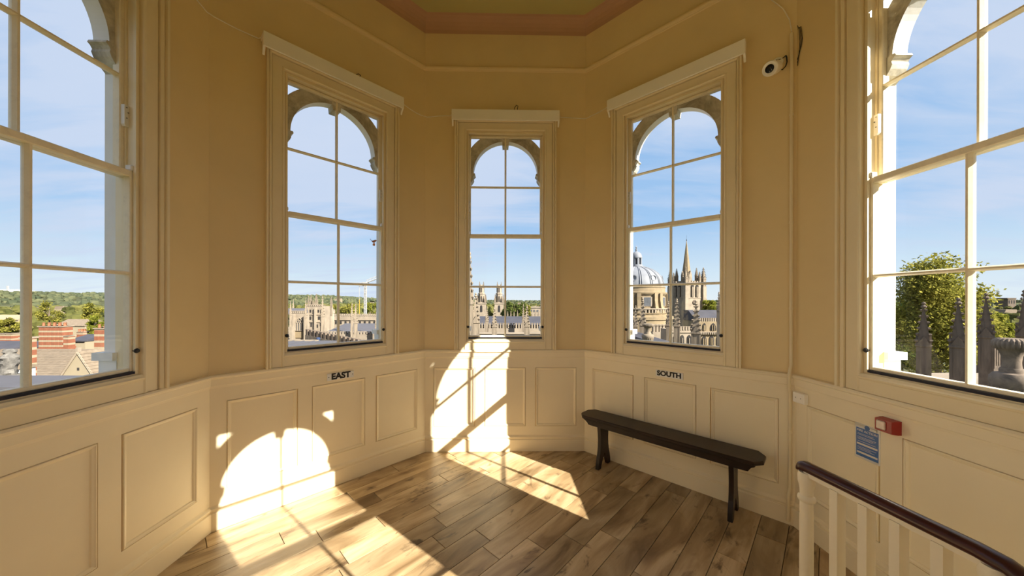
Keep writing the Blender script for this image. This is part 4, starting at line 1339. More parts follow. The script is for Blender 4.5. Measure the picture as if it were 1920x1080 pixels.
# ---- fluted stone urns
def urn(px, py0, py1, wpx, Y, label, mat):
    X, z0 = xz(px, py1, Y); _, z1 = xz(px, py0, Y)
    o = empty('stone_urn', world(X, Y, z0), -YAW); tag(o, label, 'urn', 'fluted stone urns on the roof')
    r = wpx * Y / FPX / 2 * cos(math.atan((px - CX) / FPX)); h = z1 - z0
    def flute(prof, n, amp, tw=0.0, seg=72):
        mb = MB(); rings = []
        for rr, t in prof:
            rings.append([(r * rr * (1 + amp * (abs(sin(n * (a + tw * t) / 2)) - 0.5)) * cos(a), r * rr * (1 + amp * (abs(sin(n * (a + tw * t) / 2)) - 0.5)) * sin(a), h * t) for a in [2 * pi * i / seg for i in range(seg)]])
        mb.loft(rings); return mb
    flute([(0.86, 0.86), (0.98, 0.89), (1.0, 0.93), (0.93, 0.97), (0.72, 0.995), (0.4, 1.0)], 24, 0.10).build('lid', mat, o, smooth=True)
    flute([(0.50, 0.60), (0.46, 0.68), (0.50, 0.76), (0.62, 0.82), (0.80, 0.86)], 16, 0.08, 2.5).build('neck', mat, o, smooth=True)
    MB().lathe([(r * 0.62, h * 0.53), (r * 0.62, h * 0.575), (r * 0.56, h * 0.60)], 32).build('collar', mat, o, smooth=True)
    MB().lathe([(r * 1.05, h * 0.36), (r * 1.14, h * 0.42), (r * 1.10, h * 0.48), (r * 0.92, h * 0.525), (r * 0.62, h * 0.54)], 36).build('shoulder', mat, o, smooth=True)
    flute([(0.40, 0.08), (0.55, 0.14), (0.88, 0.24), (1.04, 0.36)], 20, 0.09).build('bowl', mat, o, smooth=True)
    MB().lathe([(r * 0.7, 0), (r * 0.7, h * 0.04), (r * 0.45, h * 0.07), (r * 0.42, h * 0.09)], 24).build('foot', mat, o, smooth=True)
    MB().box(-r, r, -r, r, (GROUND if Y > 15 else -7.0) - z0, 0.0).build('pedestal', mat, o)


M['urn'] = stone('urn_stone', (0.22, 0.17, 0.13), amt=0.5, dirt=(0.07, 0.058, 0.048), dscale=2.5)
urn(1897, 632, 772, 82, 10.5, 'large fluted stone urn close outside the window with the tree', M['urn'])
urn(1215, 606, 648, 21, 24, 'small fluted stone urn on the roof below the grey dome', M['stonep'])
# ledge and wall below the south-west window
o = place('parapet_walk', 1735, 19, GROUND, 'pale lead covered parapet roof below the dark pinnacles', 'building')
x0, x1 = xz(1600, 0, 20)[0] - o['_x'], xz(2060, 0, 20)[0] - o['_x']
MB().box(x0, x1, -4, 6, -4.3 - GROUND, -3.9 - GROUND).build('coping', M['stone'], o)
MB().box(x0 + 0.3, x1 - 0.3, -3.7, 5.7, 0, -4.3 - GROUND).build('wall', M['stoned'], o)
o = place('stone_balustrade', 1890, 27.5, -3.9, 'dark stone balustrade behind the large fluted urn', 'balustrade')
mb = MB()
for i in range(24): quad_box(mb, 1840 + i * 4.2, 1842.4 + i * 4.2, 646, 684, 27.5, 0.12, o)
tag(mb.build('balusters', M['stoned'], o), kind='stuff')
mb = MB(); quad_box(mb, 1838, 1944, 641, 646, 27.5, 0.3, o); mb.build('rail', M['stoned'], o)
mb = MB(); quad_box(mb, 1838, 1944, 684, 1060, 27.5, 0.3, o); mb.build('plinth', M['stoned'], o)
# far tower past the trees
o = place('distant_tower', 1897, 420, GROUND, 'far square tower on the skyline above the light green tree', 'tower')
mb = MB(); quad_box(mb, 1890, 1905, 558, 600, 420, 10, o); mb.build('tower_wall', M['stoned'], o)
for px in (1893, 1897.5, 1902):
    mb = MB(); quad_box(mb, px - 0.9, px + 0.9, 561, 567, 419.8, 1, o); mb.build('window', M['dark'], o)
mb = MB(); quad_box(mb, 1889, 1906, 556.5, 558.5, 419.5, 11, o); mb.build('parapet', M['stoned'], o)
# ---- trees with real leaves -----------------------------------------------------
def tree(name, px, Y, py0, py1, wpx, label, leaves, size, clumps, mat, seed, sparse_top=0.0, group='trees outside the windows'):
    R = random.Random(seed)
    u = Y / FPX
    X, zb = xz(px, py1, Y); _, zt = xz(px, py0, Y)
    o = empty(name, world(X, Y, GROUND), -YAW); tag(o, label, 'tree', group)
    rx = wpx * u / 2 * cos(math.atan((px - CX) / FPX)); hz = (zt - zb) / 2; zc = (zt + zb) / 2 - GROUND
    cs = []
    for i in range(clumps):
        while True:
            p = Vector((R.uniform(-1, 1), R.uniform(-1, 1), R.uniform(-1, 1)))
            if 0.25 < p.length < 0.92: break
        cs.append(Vector((p.x * rx, p.y * rx * 0.8, zc + p.z * hz)))
    vs = []; fs = []
    for i in range(leaves):
        c = R.choice(cs)
        cr = rx * (0.30 if R.random() < 0.85 else 0.42)
        d = Vector((R.gauss(0, 1), R.gauss(0, 1), R.gauss(0, 0.8))); d = d.normalized() * cr * R.random() ** 0.45
        p = c + d
        if p.z > zc + hz * 1.02: continue
        n = (Vector((R.gauss(0, 1), R.gauss(0, 1), R.gauss(0, 1) + 0.6))).normalized()
        t = n.orthogonal().normalized(); b_ = n.cross(t)
        a = R.random() * 6.28; t, b_ = t * cos(a) + b_ * sin(a), b_ * cos(a) - t * sin(a)
        s_ = size * R.uniform(0.7, 1.3)
        k = len(vs)
        vs += [p - t * s_, p + b_ * s_ * 0.45, p + t * s_, p - b_ * s_ * 0.45]
        fs.append((k, k + 1, k + 2, k + 3))
    me = bpy.data.meshes.new('foliage'); me.from_pydata([tuple(v) for v in vs], [], fs); me.materials.append(mat)
    fo = link('foliage', me, o); fo['kind'] = 'stuff'
    MB().tube([(0, 0, 0), (0.05 * rx, 0, zc * 0.4), (0, 0.03 * rx, zc - hz * 0.2), (0.04 * rx, 0, zc + hz * 0.5)], [rx * 0.09, rx * 0.07, rx * 0.05, rx * 0.015], 8).build('trunk', M['bark'], o, smooth=True)
    for c in cs[:14]:
        s_ = Vector((0, 0, zc - hz * R.uniform(0.1, 0.6)))
        MB().tube([s_, s_.lerp(c, 0.5) + Vector((0, 0, -0.08 * rx)), c, c + (c - s_) * 0.12], [rx * 0.03, rx * 0.018, rx * 0.008, rx * 0.003], 5).build('branch', M['bark'], o, smooth=True)
    return o


tree('large_tree', 1760, 36, 474, 716, 250, 'large airy olive green tree filling the lower part of the window', 24000, 0.19, 75, M['leaf'], 3)
tree('yellow_green_tree', 1880, 46, 574, 660, 74, 'bright yellow green tree behind the dark pinnacles and urn', 4500, 0.20, 18, M['leaf_y'], 5)
tree('dark_tree', 1690, 48, 540, 700, 150, 'darker green tree beside the big airy tree', 6000, 0.24, 24, M['leaf_d'], 9)  # whole crown in the darker leaf colours
tree('garden_tree', 178, 58, 594, 634, 46, 'round bright green tree behind the striped chimney stack', 3600, 0.22, 16, M['leaf_y'], 11)
tree('broad_tree', 964, 150, 566, 602, 44, 'broad dark green tree beside the twin stone towers', 4200, 0.5, 18, M['leaf_d'], 13)
tree('roadside_tree', 985, 165, 570, 600, 30, 'smaller green tree next to the lone battlement pinnacle', 2600, 0.5, 12, M['leaf'], 14)
tree('park_tree', 1330, 150, 563, 592, 40, 'low green tree above the arcaded building roof', 3200, 0.5, 14, M['leaf_y'], 15)
tree('wooded_clump', 650, 190, 565, 610, 44, 'dense green tree behind the crane cable and pinnacles', 4200, 0.6, 18, M['leaf'], 16)
tree('lime_tree', 694, 175, 566, 605, 34, 'yellowish tree standing right behind the crane mast', 3200, 0.6, 14, M['leaf_y'], 17)
tree('street_tree', 628, 200, 570, 606, 36, 'green tree behind the little stone spirelet', 3200, 0.6, 14, M['leaf'], 18)
tree('bare_tree', 92, 95, 566, 612, 60, 'half bare pale tree above the striped brick chimneys', 1500, 0.28, 22, M['leaf'], 19)
tree('hedge_tree', 20, 80, 592, 632, 62, 'bushy green tree beyond the carved stone finial', 3600, 0.3, 18, M['leaf'], 20)
tree('avenue_tree', 168, 120, 570, 606, 50, 'olive green tree behind the round bright green one', 3200, 0.4, 16, M['leaf'], 22)


# ---- south-east view: twin towers, battlemented range ---------------------------
def twin(px, label):
    Y = 200.0; u = Y / FPX
    o = place('twin_tower', px, Y, GROUND, label, 'tower', 'pair of tall gothic towers')
    def z(py): return EYE + (CY - py) * u - GROUND
    MB().box(-8.3 * u, 8.3 * u, -8.3 * u, 8.3 * u, 0, z(567)).build('lower_stage', M['stone'], o)
    MB().box(-9 * u, 9 * u, -9 * u, 9 * u, z(570), z(568)).build('cornice', M['stone'], o)
    MB().lathe([(6.2 * u, z(568)), (6.2 * u, z(552)), (6.8 * u, z(551.5)), (6.8 * u, z(550)), (5.0 * u, z(549)), (5.0 * u, z(538)), (5.6 * u, z(537)), (5.0 * u, z(536)), (3.6 * u, z(534))], 8, start=pi / 8).build('upper_stage', M['stone'], o)
    for i in range(4):
        Mx = Matrix.Rotation(i * pi / 2, 4, 'Z')
        MB().prism([(x, c + z(585)) for x, c in arch_poly(4.2 * u, 13 * u, 6)], -8.6 * u, -8.0 * u, 'y', Mx).build('window', M['dark'], o)
        MB().prism([(x, c + z(548)) for x, c in arch_poly(1.5 * u, 9 * u, 5)], -5.0 * u, -4.2 * u, 'y', Mx).build('opening', M['dark'], o)
        MB().prism([(x, c + z(566)) for x, c in arch_poly(2.0 * u, 11 * u, 5)], -6.1 * u, -5.3 * u, 'y', Mx).build('opening', M['dark'], o)
    for sx in (-1, 1):
        for sy in (-1, 1):
            for (r_, p0, p1, w_) in ((7.4, 552, 570, 3.0), (3.6, 528, 540, 1.5)):
                p = empty('pinnacle', (sx * r_ * u, sy * r_ * u, z(p1)), 0, o); p.scale = (w_ * u, w_ * u, z(p0) - z(p1))
                for nm, me, kd in PIN['pale'][:4]:
                    c = link(nm, me, p)
                    if kd: c['kind'] = kd


twin(903, 'tall pale gothic twin tower nearer the edge of the middle window')
twin(936, 'tall pale gothic twin tower beside the middle glazing bar')


def battlemented_range(name, label, pxa, pxb, py_wall, py_ridge, Yw, Yr, merlons, wallmat, roofmat, mer_h=0.7):
    o, x0, x1, ze, zr = pitched_roof(name, label, 'building', pxa, pxb, py_wall + 3, py_ridge, Yw, Yr, roofmat, wallmat)
    zt = xz(0, py_wall, Yw)[1] - GROUND
    MB().box(x0 - 0.1, x1 + 0.1, -0.6, -0.28, 0, zt - mer_h).build('parapet', wallmat, o)
    mb = MB(); battlement(mb, x0, x1, -0.6, zt - mer_h, 0.32, merlons, mer_h)
    tag(mb.build('battlements', wallmat, o), kind='stuff')
    MB().box(x0 - 0.15, x1 + 0.15, -0.72, -0.55, zt - mer_h - 1.6, zt - mer_h - 1.45).build('string_course', wallmat, o)
    return o


battlemented_range('battlemented_hall', 'long pinkish stone range with battlements and slate roof before the twin towers', 868, 1034, 606, 593, 52, 58, 34, M['stone'], M['slate'], 0.75)
o = place('cloister_wall', 950, 40, GROUND, 'low stone parapet wall below the battlements in the middle window', 'wall')
mb = MB(); quad_box(mb, 860, 1040, 626, 900, 40, 0.6, o); mb.build('wall', M['stone'], o)
mb = MB(); quad_box(mb, 859, 1041, 624.5, 626.5, 39.8, 1.0, o); mb.build('coping', M['stone'], o)
# pale distant block and the fence of tiny pinnacles before it
o = place('pale_office_block', 1003, 190, GROUND, 'pale flat roofed building near the horizon beyond the trees', 'building')
mb = MB(); quad_box(mb, 986, 1024, 577, 700, 190, 14, o); mb.build('wall', M['stone'], o)
mb = MB(); quad_box(mb, 985, 1025, 575.5, 577.2, 189.6, 15, o); mb.build('parapet', M['stone'], o)
for px in (990, 996, 1002, 1008):
    mb = MB(); quad_box(mb, px - 1.8, px + 1.8, 581, 585, 189.9, 0.3, o); mb.build('window', M['pane_far'], o)
for i, px in enumerate((952, 958, 964, 970.5, 997, 1003, 1009)):
    pinnacle(px, 583 - (i % 2), 597, 2.2, 70, 'pale', 'tiny pinnacle on the slate roof ridge, %s' % ('nearest the glazing bar', 'second from the glazing bar', 'third from the glazing bar', 'fourth from the glazing bar', 'first past the lone big pinnacle', 'second past the lone big pinnacle', 'third past the lone big pinnacle')[i], 'tiny pinnacles behind the slate roof')

# ---- east view: chapel gable, square tower, ranges, crane ------------------------
def chapel():
    Y = 75.0; u = Y / FPX
    o = place('chapel_gable', 561, Y, GROUND, 'pale chapel end with a large traceried pointed window', 'building')
    mb = MB(); quad_box(mb, 545, 573, 588, 720, Y, 1.2, o); mb.build('wall', M['stone'], o)
    x0, z0 = xz(545, 588, Y); x1, _ = xz(574, 588, Y)
    mb = MB(); battlement(mb, x0 - o['_x'], x1 - o['_x'], -0.1, z0 - GROUND, 0.4, 8, 0.5); tag(mb.build('battlements', M['stone'], o), kind='stuff')
    for px in (547, 571.5):
        mb = MB(); quad_box(mb, px - 2.2, px + 2.2, 590, 720, Y - 1.0, 1.2, o); mb.build('buttress', M['stone'], o)
    x, zb = xz(562.5, 621, Y); x -= o['_x']; zb -= GROUND
    w_ = 16.5 * u; h = 25 * u
    win = MB().prism([(x + a, zb + c) for a, c in arch_poly(w_, h, 10)], -0.06, 0.25).build('window', M['pane_far'], o)
    fr = arch_poly(w_, h, 10); fr2 = [(a * 0.88, c * 0.93 + 0.05) for a, c in fr]
    mb = MB()
    rings = [[(x + a, -0.30, zb + c), (x + b_, -0.30, zb + d), (x + b_, 0.0, zb + d), (x + a, 0.0, zb + c)] for (a, c), (b_, d) in zip(fr, fr2)]
    mb.loft(rings + [rings[0]], cap=False); mb.build('window_frame', M['stone'], win)
    for m_ in (-0.25, 0.0, 0.25):
        MB().box(x + m_ * w_ - 0.09, x + m_ * w_ + 0.09, -0.22, -0.05, zb, zb + h * 0.62).build('mullion', M['stone'], win)
    for m_ in (-0.375, -0.125, 0.125, 0.375):
        pts = [(x + m_ * w_ + 0.125 * w_ * cos(pi * i / 8), -0.14, zb + h * 0.50 + 0.17 * w_ * sin(pi * i / 8)) for i in range(9)]
        MB().tube(pts, 0.08, 5).build('tracery', M['stone'], win)
    for m_ in (-0.2, 0.2, 0.0):
        cc = (x + m_ * w_, zb + h * (0.68 if m_ else 0.84)); rr = w_ * (0.13 if m_ else 0.11)
        MB().tube([(cc[0] + rr * cos(2 * pi * i / 12), -0.14, cc[1] + rr * sin(2 * pi * i / 12)) for i in range(13)], 0.08, 5).build('tracery', M['stone'], win)
    MB().box(x - w_ / 2, x + w_ / 2, -0.2, 0.0, zb - 13 * u, zb - 0.2).build('apron_panel', M['stone2'], o)
    mb = MB(); quad_box(mb, 534, 547, 614, 720, Y - 3, 0.6, o); mb.build('porch', M['stone'], o)
    mb = MB(); mb.prism([(0.5, z0 - GROUND - 0.3), (4, z0 - GROUND - 0.3), (3.6, z0 - GROUND + 1.0)], x0 - o['_x'] - 3, x1 - o['_x'] - 1.9, 'x'); mb.build('roof', M['lead'], o)


chapel()


def square_tower():
    Y = 86.0; u = Y / FPX
    o = place('square_tower', 589, Y, GROUND, 'square pale stone tower with clustered pinnacles next to the chapel', 'tower')
    mb = MB(); quad_box(mb, 574, 605, 575, 720, Y, 3.5, o); mb.build('wall', M['stone'], o)
    x0, z0 = xz(574, 575, Y); x1, _ = xz(605, 575, Y); x0 -= o['_x']; x1 -= o['_x']; z0 -= GROUND
    mb = MB(); battlement(mb, x0, x1, -0.1, z0, 0.4, 8, 0.45); tag(mb.build('battlements', M['stone'], o), kind='stuff')
    for py in (590, 604):
        mb = MB(); quad_box(mb, 573.5, 605.5, py, py + 1.2, Y - 0.2, 0.3, o); mb.build('string_course', M['stone'], o)
    for px in (574.5, 590, 604.5):
        mb = MB(); quad_box(mb, px - 1.3, px + 1.3, 578, 720, Y - 0.6, 0.8, o); mb.build('buttress', M['stone'], o)
    for px, py, w_, h in ((583.5, 609, 2.4, 9), (582, 597, 3, 6), (598, 597, 3.4, 6), (601, 609, 2.2, 6), (595, 612, 2.4, 6), (582, 584, 2.6, 5), (597, 584, 2.6, 5)):
        mb = MB(); quad_box(mb, px - w_ / 2, px + w_ / 2, py - h / 2, py + h / 2, Y - 0.08, 0.3, o); mb.build('window', M['dark'], o)
    for px, p0, p1, w_, y in ((577, 556, 578, 2.6, 0.3), (580.5, 560, 578, 2.2, 1.6), (584, 551, 578, 4.0, 2.2), (587.5, 566, 578, 2.0, 0.6), (566, 552, 590, 3.6, 4.0), (569.5, 566, 590, 2.4, 1.0), (604, 557, 578, 3.2, 4.5)):
        x, zb = xz(px, p1, Y); _, zt = xz(px, p0, Y)
        p = empty('pinnacle', (x - o['_x'], y, zb - GROUND), 0, o); p.scale = (w_ * u, w_ * u, zt - zb)
        for nm, me, kd in PIN['pale']:
            c = link(nm, me, p)
            if nm == 'buttress': c.scale = (1, 1, 0.8)
            if kd: c['kind'] = kd


square_tower()
o = place('quadrangle_range', 655, 100, GROUND, 'long pale stone college range behind the grey roofs', 'building')
mb = MB(); quad_box(mb, 605, 716, 593, 720, 100, 8, o); mb.build('wall', M['stone'], o)
x0, z0 = xz(605, 593, 100); x1, _ = xz(716, 593, 100)
mb = MB(); battlement(mb, x0 - o['_x'], x1 - o['_x'], -0.1, z0 - GROUND, 0.4, 26, 0.6); tag(mb.build('battlements', M['stone'], o), kind='stuff')
mb = MB(); quad_box(mb, 604, 717, 600, 601, 99.7, 0.4, o); mb.build('string_course', M['stone'], o)
for px in range(612, 712, 9):
    mb = MB(); quad_box(mb, px - 1.6, px + 1.6, 603, 608, 99.9, 0.3, o); mb.build('window', M['dark'], o)
o = place('spirelet', 622, 96, GROUND, 'little stone spirelet rising behind the college range', 'tower')
def zpy(py, Y): return xz(0, py, Y)[1] - GROUND
MB().lathe([(0.75, 0), (0.75, zpy(588, 96)), (0.9, zpy(587.5, 96)), (0.9, zpy(586, 96)), (0.62, zpy(585, 96)), (0.10, zpy(570, 96)), (0.18, zpy(569, 96)), (0.0, zpy(567, 96))], 8).build('spire', M['stone'], o)
for i in range(8):
    MB().box(0.62, 0.86, -0.08, 0.08, zpy(587, 96), zpy(581, 96), Matrix.Rotation(i * pi / 4, 4, 'Z')).build('pinnacle', M['stone'], o)
battlemented_range('grey_roofed_range', 'stone range with lilac grey lead roofs beneath the crane', 609, 722, 622, 607, 62, 70, 20, M['stone'], M['lead'], 0.5)
# near battlemented wall running obliquely
A, B = xz(572, 618, 46), xz(700, 643, 38)
o = place('battlemented_wall', 572, 46, GROUND, 'dark battlemented wall running across the foot of the east view', 'wall')
dx, dy = B[0] - A[0], 38 - 46
L_ = sqrt(dx * dx + dy * dy); o.rotation_euler.z = -YAW + atan2(dy, dx)
zA = A[1] - GROUND; zB = B[1] - GROUND
MB().add([(0, 0, 0), (L_, 0, 0), (L_, 0.5, 0), (0, 0.5, 0), (0, 0, zA - 0.8), (L_, 0, zB - 0.8), (L_, 0.5, zB - 0.8), (0, 0.5, zA - 0.8)], [(0, 3, 2, 1), (4, 5, 6, 7), (0, 1, 5, 4), (1, 2, 6, 5), (2, 3, 7, 6), (3, 0, 4, 7)]).build('wall', M['stonep'], o)
nm_ = 17
for i in range(nm_):
    t0, t1 = (i + 0.1) / nm_, (i + 0.68) / nm_
    za, zb = zA + (zB - zA) * t0, zA + (zB - zA) * t1
    mb = MB(); mb.add([(L_ * t0, 0.02, za - 0.9), (L_ * t1, 0.02, zb - 0.9), (L_ * t1, 0.48, zb - 0.9), (L_ * t0, 0.48, za - 0.9), (L_ * t0, 0.02, za), (L_ * t1, 0.02, zb), (L_ * t1, 0.48, zb), (L_ * t0, 0.48, za)], [(0, 3, 2, 1), (4, 5, 6, 7), (0, 1, 5, 4), (1, 2, 6, 5), (2, 3, 7, 6), (3, 0, 4, 7)])
    mb.build('merlon', M['stoned'], o)
o = place('lead_flat_roof', 552, 30, GROUND, 'flat pale lead roof at the near edge of the east view', 'building')
mb = MB(); quad_box(mb, 460, 580, 652, 1200, 30, 5, o); mb.build('roof', M['lead'], o)
mb = MB(); quad_box(mb, 500, 594, 638.5, 641.5, 34.6, 0.4, o); mb.build('kerb', M['stone'], o)
for px in (490, 512, 534, 556):
    mb = MB(); x, zz = xz(px, 652, 30); mb.box(x - o['_x'] - 0.05, x - o['_x'] + 0.05, 0.0, 4.6, zz - GROUND, zz - GROUND + 0.06); mb.build('lead_roll', M['lead'], o)
o = place('roof_ventilator', 597, 36, 0, 'small blue capped ventilator in front of the battlemented wall', 'ventilator')
z0, z1 = xz(0, 643, 36)[1], xz(0, 633, 36)[1]
MB().lathe([(0.16, GROUND), (0.16, z1 - 0.2), (0.14, z1 - 0.15)], 10).build('pipe', M['bluefig'], o)
MB().lathe([(0.22, z1 - 0.18), (0.20, z1 - 0.06), (0.0, z1)], 10).build('cowl', M['bluefig'], o)

# tower crane
o = place('tower_crane', 685, 140, GROUND, 'white tower crane mast with a jib above the trees', 'crane')
u = 140 / FPX
def zc_(py): return EYE + (CY - py) * u - GROUND
m2 = MB()
for sx in (-0.36, 0.36):
    for sy in (-0.36, 0.36):
        m2.box(sx - 0.11, sx + 0.11, sy - 0.11, sy + 0.11, 0, zc_(532))
n_ = 26
for i in range(n_):
    za, zb = zc_(532) * i / n_, zc_(532) * (i + 1) / n_
    for a, b_ in (((-0.36, -0.36), (0.36, -0.36)), ((0.36, -0.36), (0.36, 0.36)), ((-0.36, 0.36), (-0.36, -0.36))):
        p, q = (a, b_) if i % 2 else (b_, a)
        m2.tube([(p[0], p[1], za), (q[0], q[1], zb)], 0.09, 4)
    m2.tube([(-0.36, -0.36, zb), (0.36, -0.36, zb)], 0.08, 4)
m2.build('mast', M['steel'], o)
MB().box(-1.0, 1.0, -0.9, 0.9, zc_(534), zc_(530)).build('slewing_ring', M['steel'], o)
MB().box(-2.4, -1.0, -0.7, 0.7, zc_(537), zc_(531)).build('cab', M['steel'], o)
jb = MB()
e = Vector((26.0, 6.0, zc_(532) + 11.5)); s_ = Vector((0.4, 0, zc_(531)))
for oy, oz in ((-0.5, 0), (0.5, 0), (0, 1.1)): jb.tube([s_ + Vector((0, oy, oz)), e + Vector((0, oy, oz))], 0.14, 4)
for i in range(20):
    jb.tube([s_.lerp(e, i / 20) + Vector((0, -0.5, 0)), s_.lerp(e, (i + 0.5) / 20) + Vector((0, 0, 1.1)), s_.lerp(e, (i + 1) / 20) + Vector((0, -0.5, 0))], 0.08, 4)
jb.build('jib', M['steel'], o)
MB().box(-6.5, -0.6, -0.5, 0.5, zc_(532), zc_(530.5)).build('counter_jib', M['steel'], o)
MB().tube([(-2.4, -0.3, zc_(534)), (-2.4, -0.3, zc_(562))], 0.10, 5).build('hoist_cable', M['steel'], o)
MB().tube([(-2.4, -0.3, zc_(562)), (-2.4, -0.3, zc_(600))], 0.16, 5).build('hook_line', M['yellow'], o)

# ---- north-east view: chimneys, stone slated house, carved finial -----------------
def chimney(px0, px1, py0, py1, Y, label, flues, dep=1.0, pots=True, bands=7):
    o = place('brick_chimney', (px0 + px1) / 2, Y, GROUND, label, 'chimney', 'striped brick chimneys outside the north-east window')
    u = Y / FPX; w_ = (px1 - px0) * u; zt = xz(0, py0, Y)[1] - GROUND; zb = xz(0, py1, Y)[1] - GROUND
    ph = 0.42 if pots else 0.0
    zt -= ph
    hh = zt - zb
    MB().box(-w_ / 2 * 1.02, w_ / 2 * 1.02, -0.05, dep + 0.05, 0, zb).build('base', M['brick'], o)
    for i in range(bands * 2):
        za, zc2 = zb + hh * i / (bands * 2), zb + hh * (i + 1) / (bands * 2)
        mb = MB(); st = w_ / flues
        for f_ in range(flues):
            mb.box(-w_ / 2 + st * f_ + st * 0.06, -w_ / 2 + st * (f_ + 1) - st * 0.06, 0, dep, za, zc2)
        mb.box(-w_ / 2 + 0.02, w_ / 2 - 0.02, 0.10, dep - 0.1, za, zc2)
        mb.build('brick_band' if i % 3 != 1 else 'stone_band', M['brick'] if i % 3 != 1 else M['cream'], o)
    MB().box(-w_ / 2 * 1.05, w_ / 2 * 1.05, -0.08, dep + 0.08, zt - 0.12, zt).build('cap', M['stone'], o)
    if pots:
        n = max(2, flues + 3)
        for i in range(n):
            MB().lathe([(0.15, 0), (0.13, 0.05), (0.12, ph * 0.8), (0.15, ph * 0.85), (0.15, ph), (0.10, ph), (0.10, ph * 0.6)], 10, (-w_ / 2 + w_ * (i + 0.5) / n, dep * (0.35 + 0.3 * (i % 2)), zt)).build('chimney_pot', M['terra'], o, smooth=True)


chimney(72, 117, 607, 655, 44, 'long striped brick chimney stack with a row of pots', 6, 1.1)
chimney(176, 214, 610, 672, 40, 'striped brick chimney beside the white pier', 4, 1.2)
chimney(38, 51, 634, 724, 23, 'narrow tall striped brick chimney beside the window bar', 1, 0.5, False, 9)
chimney(-14, 22, 627, 642, 52, 'low wide orange brick chimney near the edge of the photograph', 3, 1.4, False, 3)
chimney(118, 129, 631, 652, 43, 'short plain brick chimney next to the long striped stack', 1, 0.7, False, 3)
chimney(143, 156, 619, 640, 58, 'distant small brick chimney above the dark gabled roof', 2, 0.9, True, 3)


def slated_roof(mb_parent, p00, p10, p01, p11, rows, mat, name='slate_course', thick=0.03):
    """overlapping courses between an eaves line p00-p10 and a ridge line p01-p11"""
    p00, p10, p01, p11 = map(Vector, (p00, p10, p01, p11))
    nrm = (p10 - p00).cross(p01 - p00).normalized()
    for i in range(rows):
        t0, t1 = i / rows, (i + 1.0) / rows
        a, b_ = p00.lerp(p01, t0), p10.lerp(p11, t0); c, d = p10.lerp(p11, t1), p00.lerp(p01, t1)
        mb = MB(); mb.add([a, b_, c, d, a + nrm * thick * 1.6, b_ + nrm * thick * 1.6, c + nrm * thick * .3, d + nrm * thick * .3], [(0, 3, 2, 1), (4, 5, 6, 7), (0, 1, 5, 4), (1, 2, 6, 5), (2, 3, 7, 6), (3, 0, 4, 7)])
        mb.build(name, mat, mb_parent)


def slate_house():
    Y = 30.0; u = Y / FPX
    o = place('stone_slated_house', 146, Y, GROUND, 'house with brown stone slate roof and a cream gable with one tiny window', 'house')
    ox, oy = o['_x'], Y
    def P(px, py, Yd):
        x, z_ = xz(px, py, Yd); return (x - ox, Yd - oy, z_ - GROUND)
    # main roof slope facing the viewer
    e0, e1 = P(-20, 792, 24.5), P(300, 792, 24.5)
    r0, r1 = P(66, 656, 36.5), P(215, 648, 36.5)
    e0 = (-55.5 - ox, e0[1], e0[2]); e1 = (-29 - ox, e1[1], e1[2])
    MB().box(e0[0] + 0.2, e1[0], 0.0 - 5.0, 12.0, 0, e0[2] - 0.3).build('wall', M['cream'], o)
    r0 = (e0[0], r0[1], r0[2]); r1 = (e1[0], r1[1], r0[2])
    slated_roof(o, e0, e1, r0, r1, 34, M['tile'])
    bk = (e1[0], r0[1] + 7, e1[2]); bk0 = (e0[0], r0[1] + 7, e0[2])
    slated_roof(o, bk, bk0, r1, r0, 8, M['tile'])
    # gable wall with copings and its own little roof
    gl, gr, ga = P(104, 724, 28.0), P(189, 724, 28.0), P(146, 662, 28.0)
    ga = ((gl[0] + gr[0]) / 2, gl[1], ga[2])
    g = MB().prism([(gl[0], gl[2] - 3.0), (gr[0], gr[2] - 3.0), (gr[0], gr[2]), (ga[0], ga[2]), (gl[0], gl[2])], gl[1], gl[1] + 0.3).build('gable', M['cream'], o)
    back = 6.5
    for s_ in (gl, gr):
        if s_ is gl:
            slated_roof(o, (gl[0] - 0.2, gl[1] + back, gl[2] - 0.2), (gl[0] - 0.2, gl[1] - 0.12, gl[2] - 0.2), (ga[0], ga[1] + back, ga[2] + 0.05), (ga[0], ga[1] - 0.12, ga[2] + 0.05), 12, M['tile'])
        else:
            slated_roof(o, (gr[0] + 0.2, gr[1] - 0.12, gr[2] - 0.2), (gr[0] + 0.2, gr[1] + back, gr[2] - 0.2), (ga[0], ga[1] - 0.12, ga[2] + 0.05), (ga[0], ga[1] + back, ga[2] + 0.05), 12, M['tile'])
    for s_ in (gl, gr):
        d = Vector(ga) - Vector(s_)
        MB().tube([Vector(s_) + Vector((0, -0.06, 0.0)), Vector(ga) + Vector((0, -0.06, 0.02))], 0.085, 4).build('coping', M['stone'], g)
    MB().box(ga[0] - 0.09, ga[0] + 0.09, gl[1] - 0.1, gl[1] + 0.15, ga[2], ga[2] + 0.38).build('finial', M['stone'], g)
    x, z_ = P(147, 694, 28.0)[0], P(147, 694, 28.0)[2]
    MB().box(x - 0.09, x + 0.09, gl[1] - 0.02, gl[1] + 0.1, z_ - 0.10, z_ + 0.13).build('window', M['dark'], g)


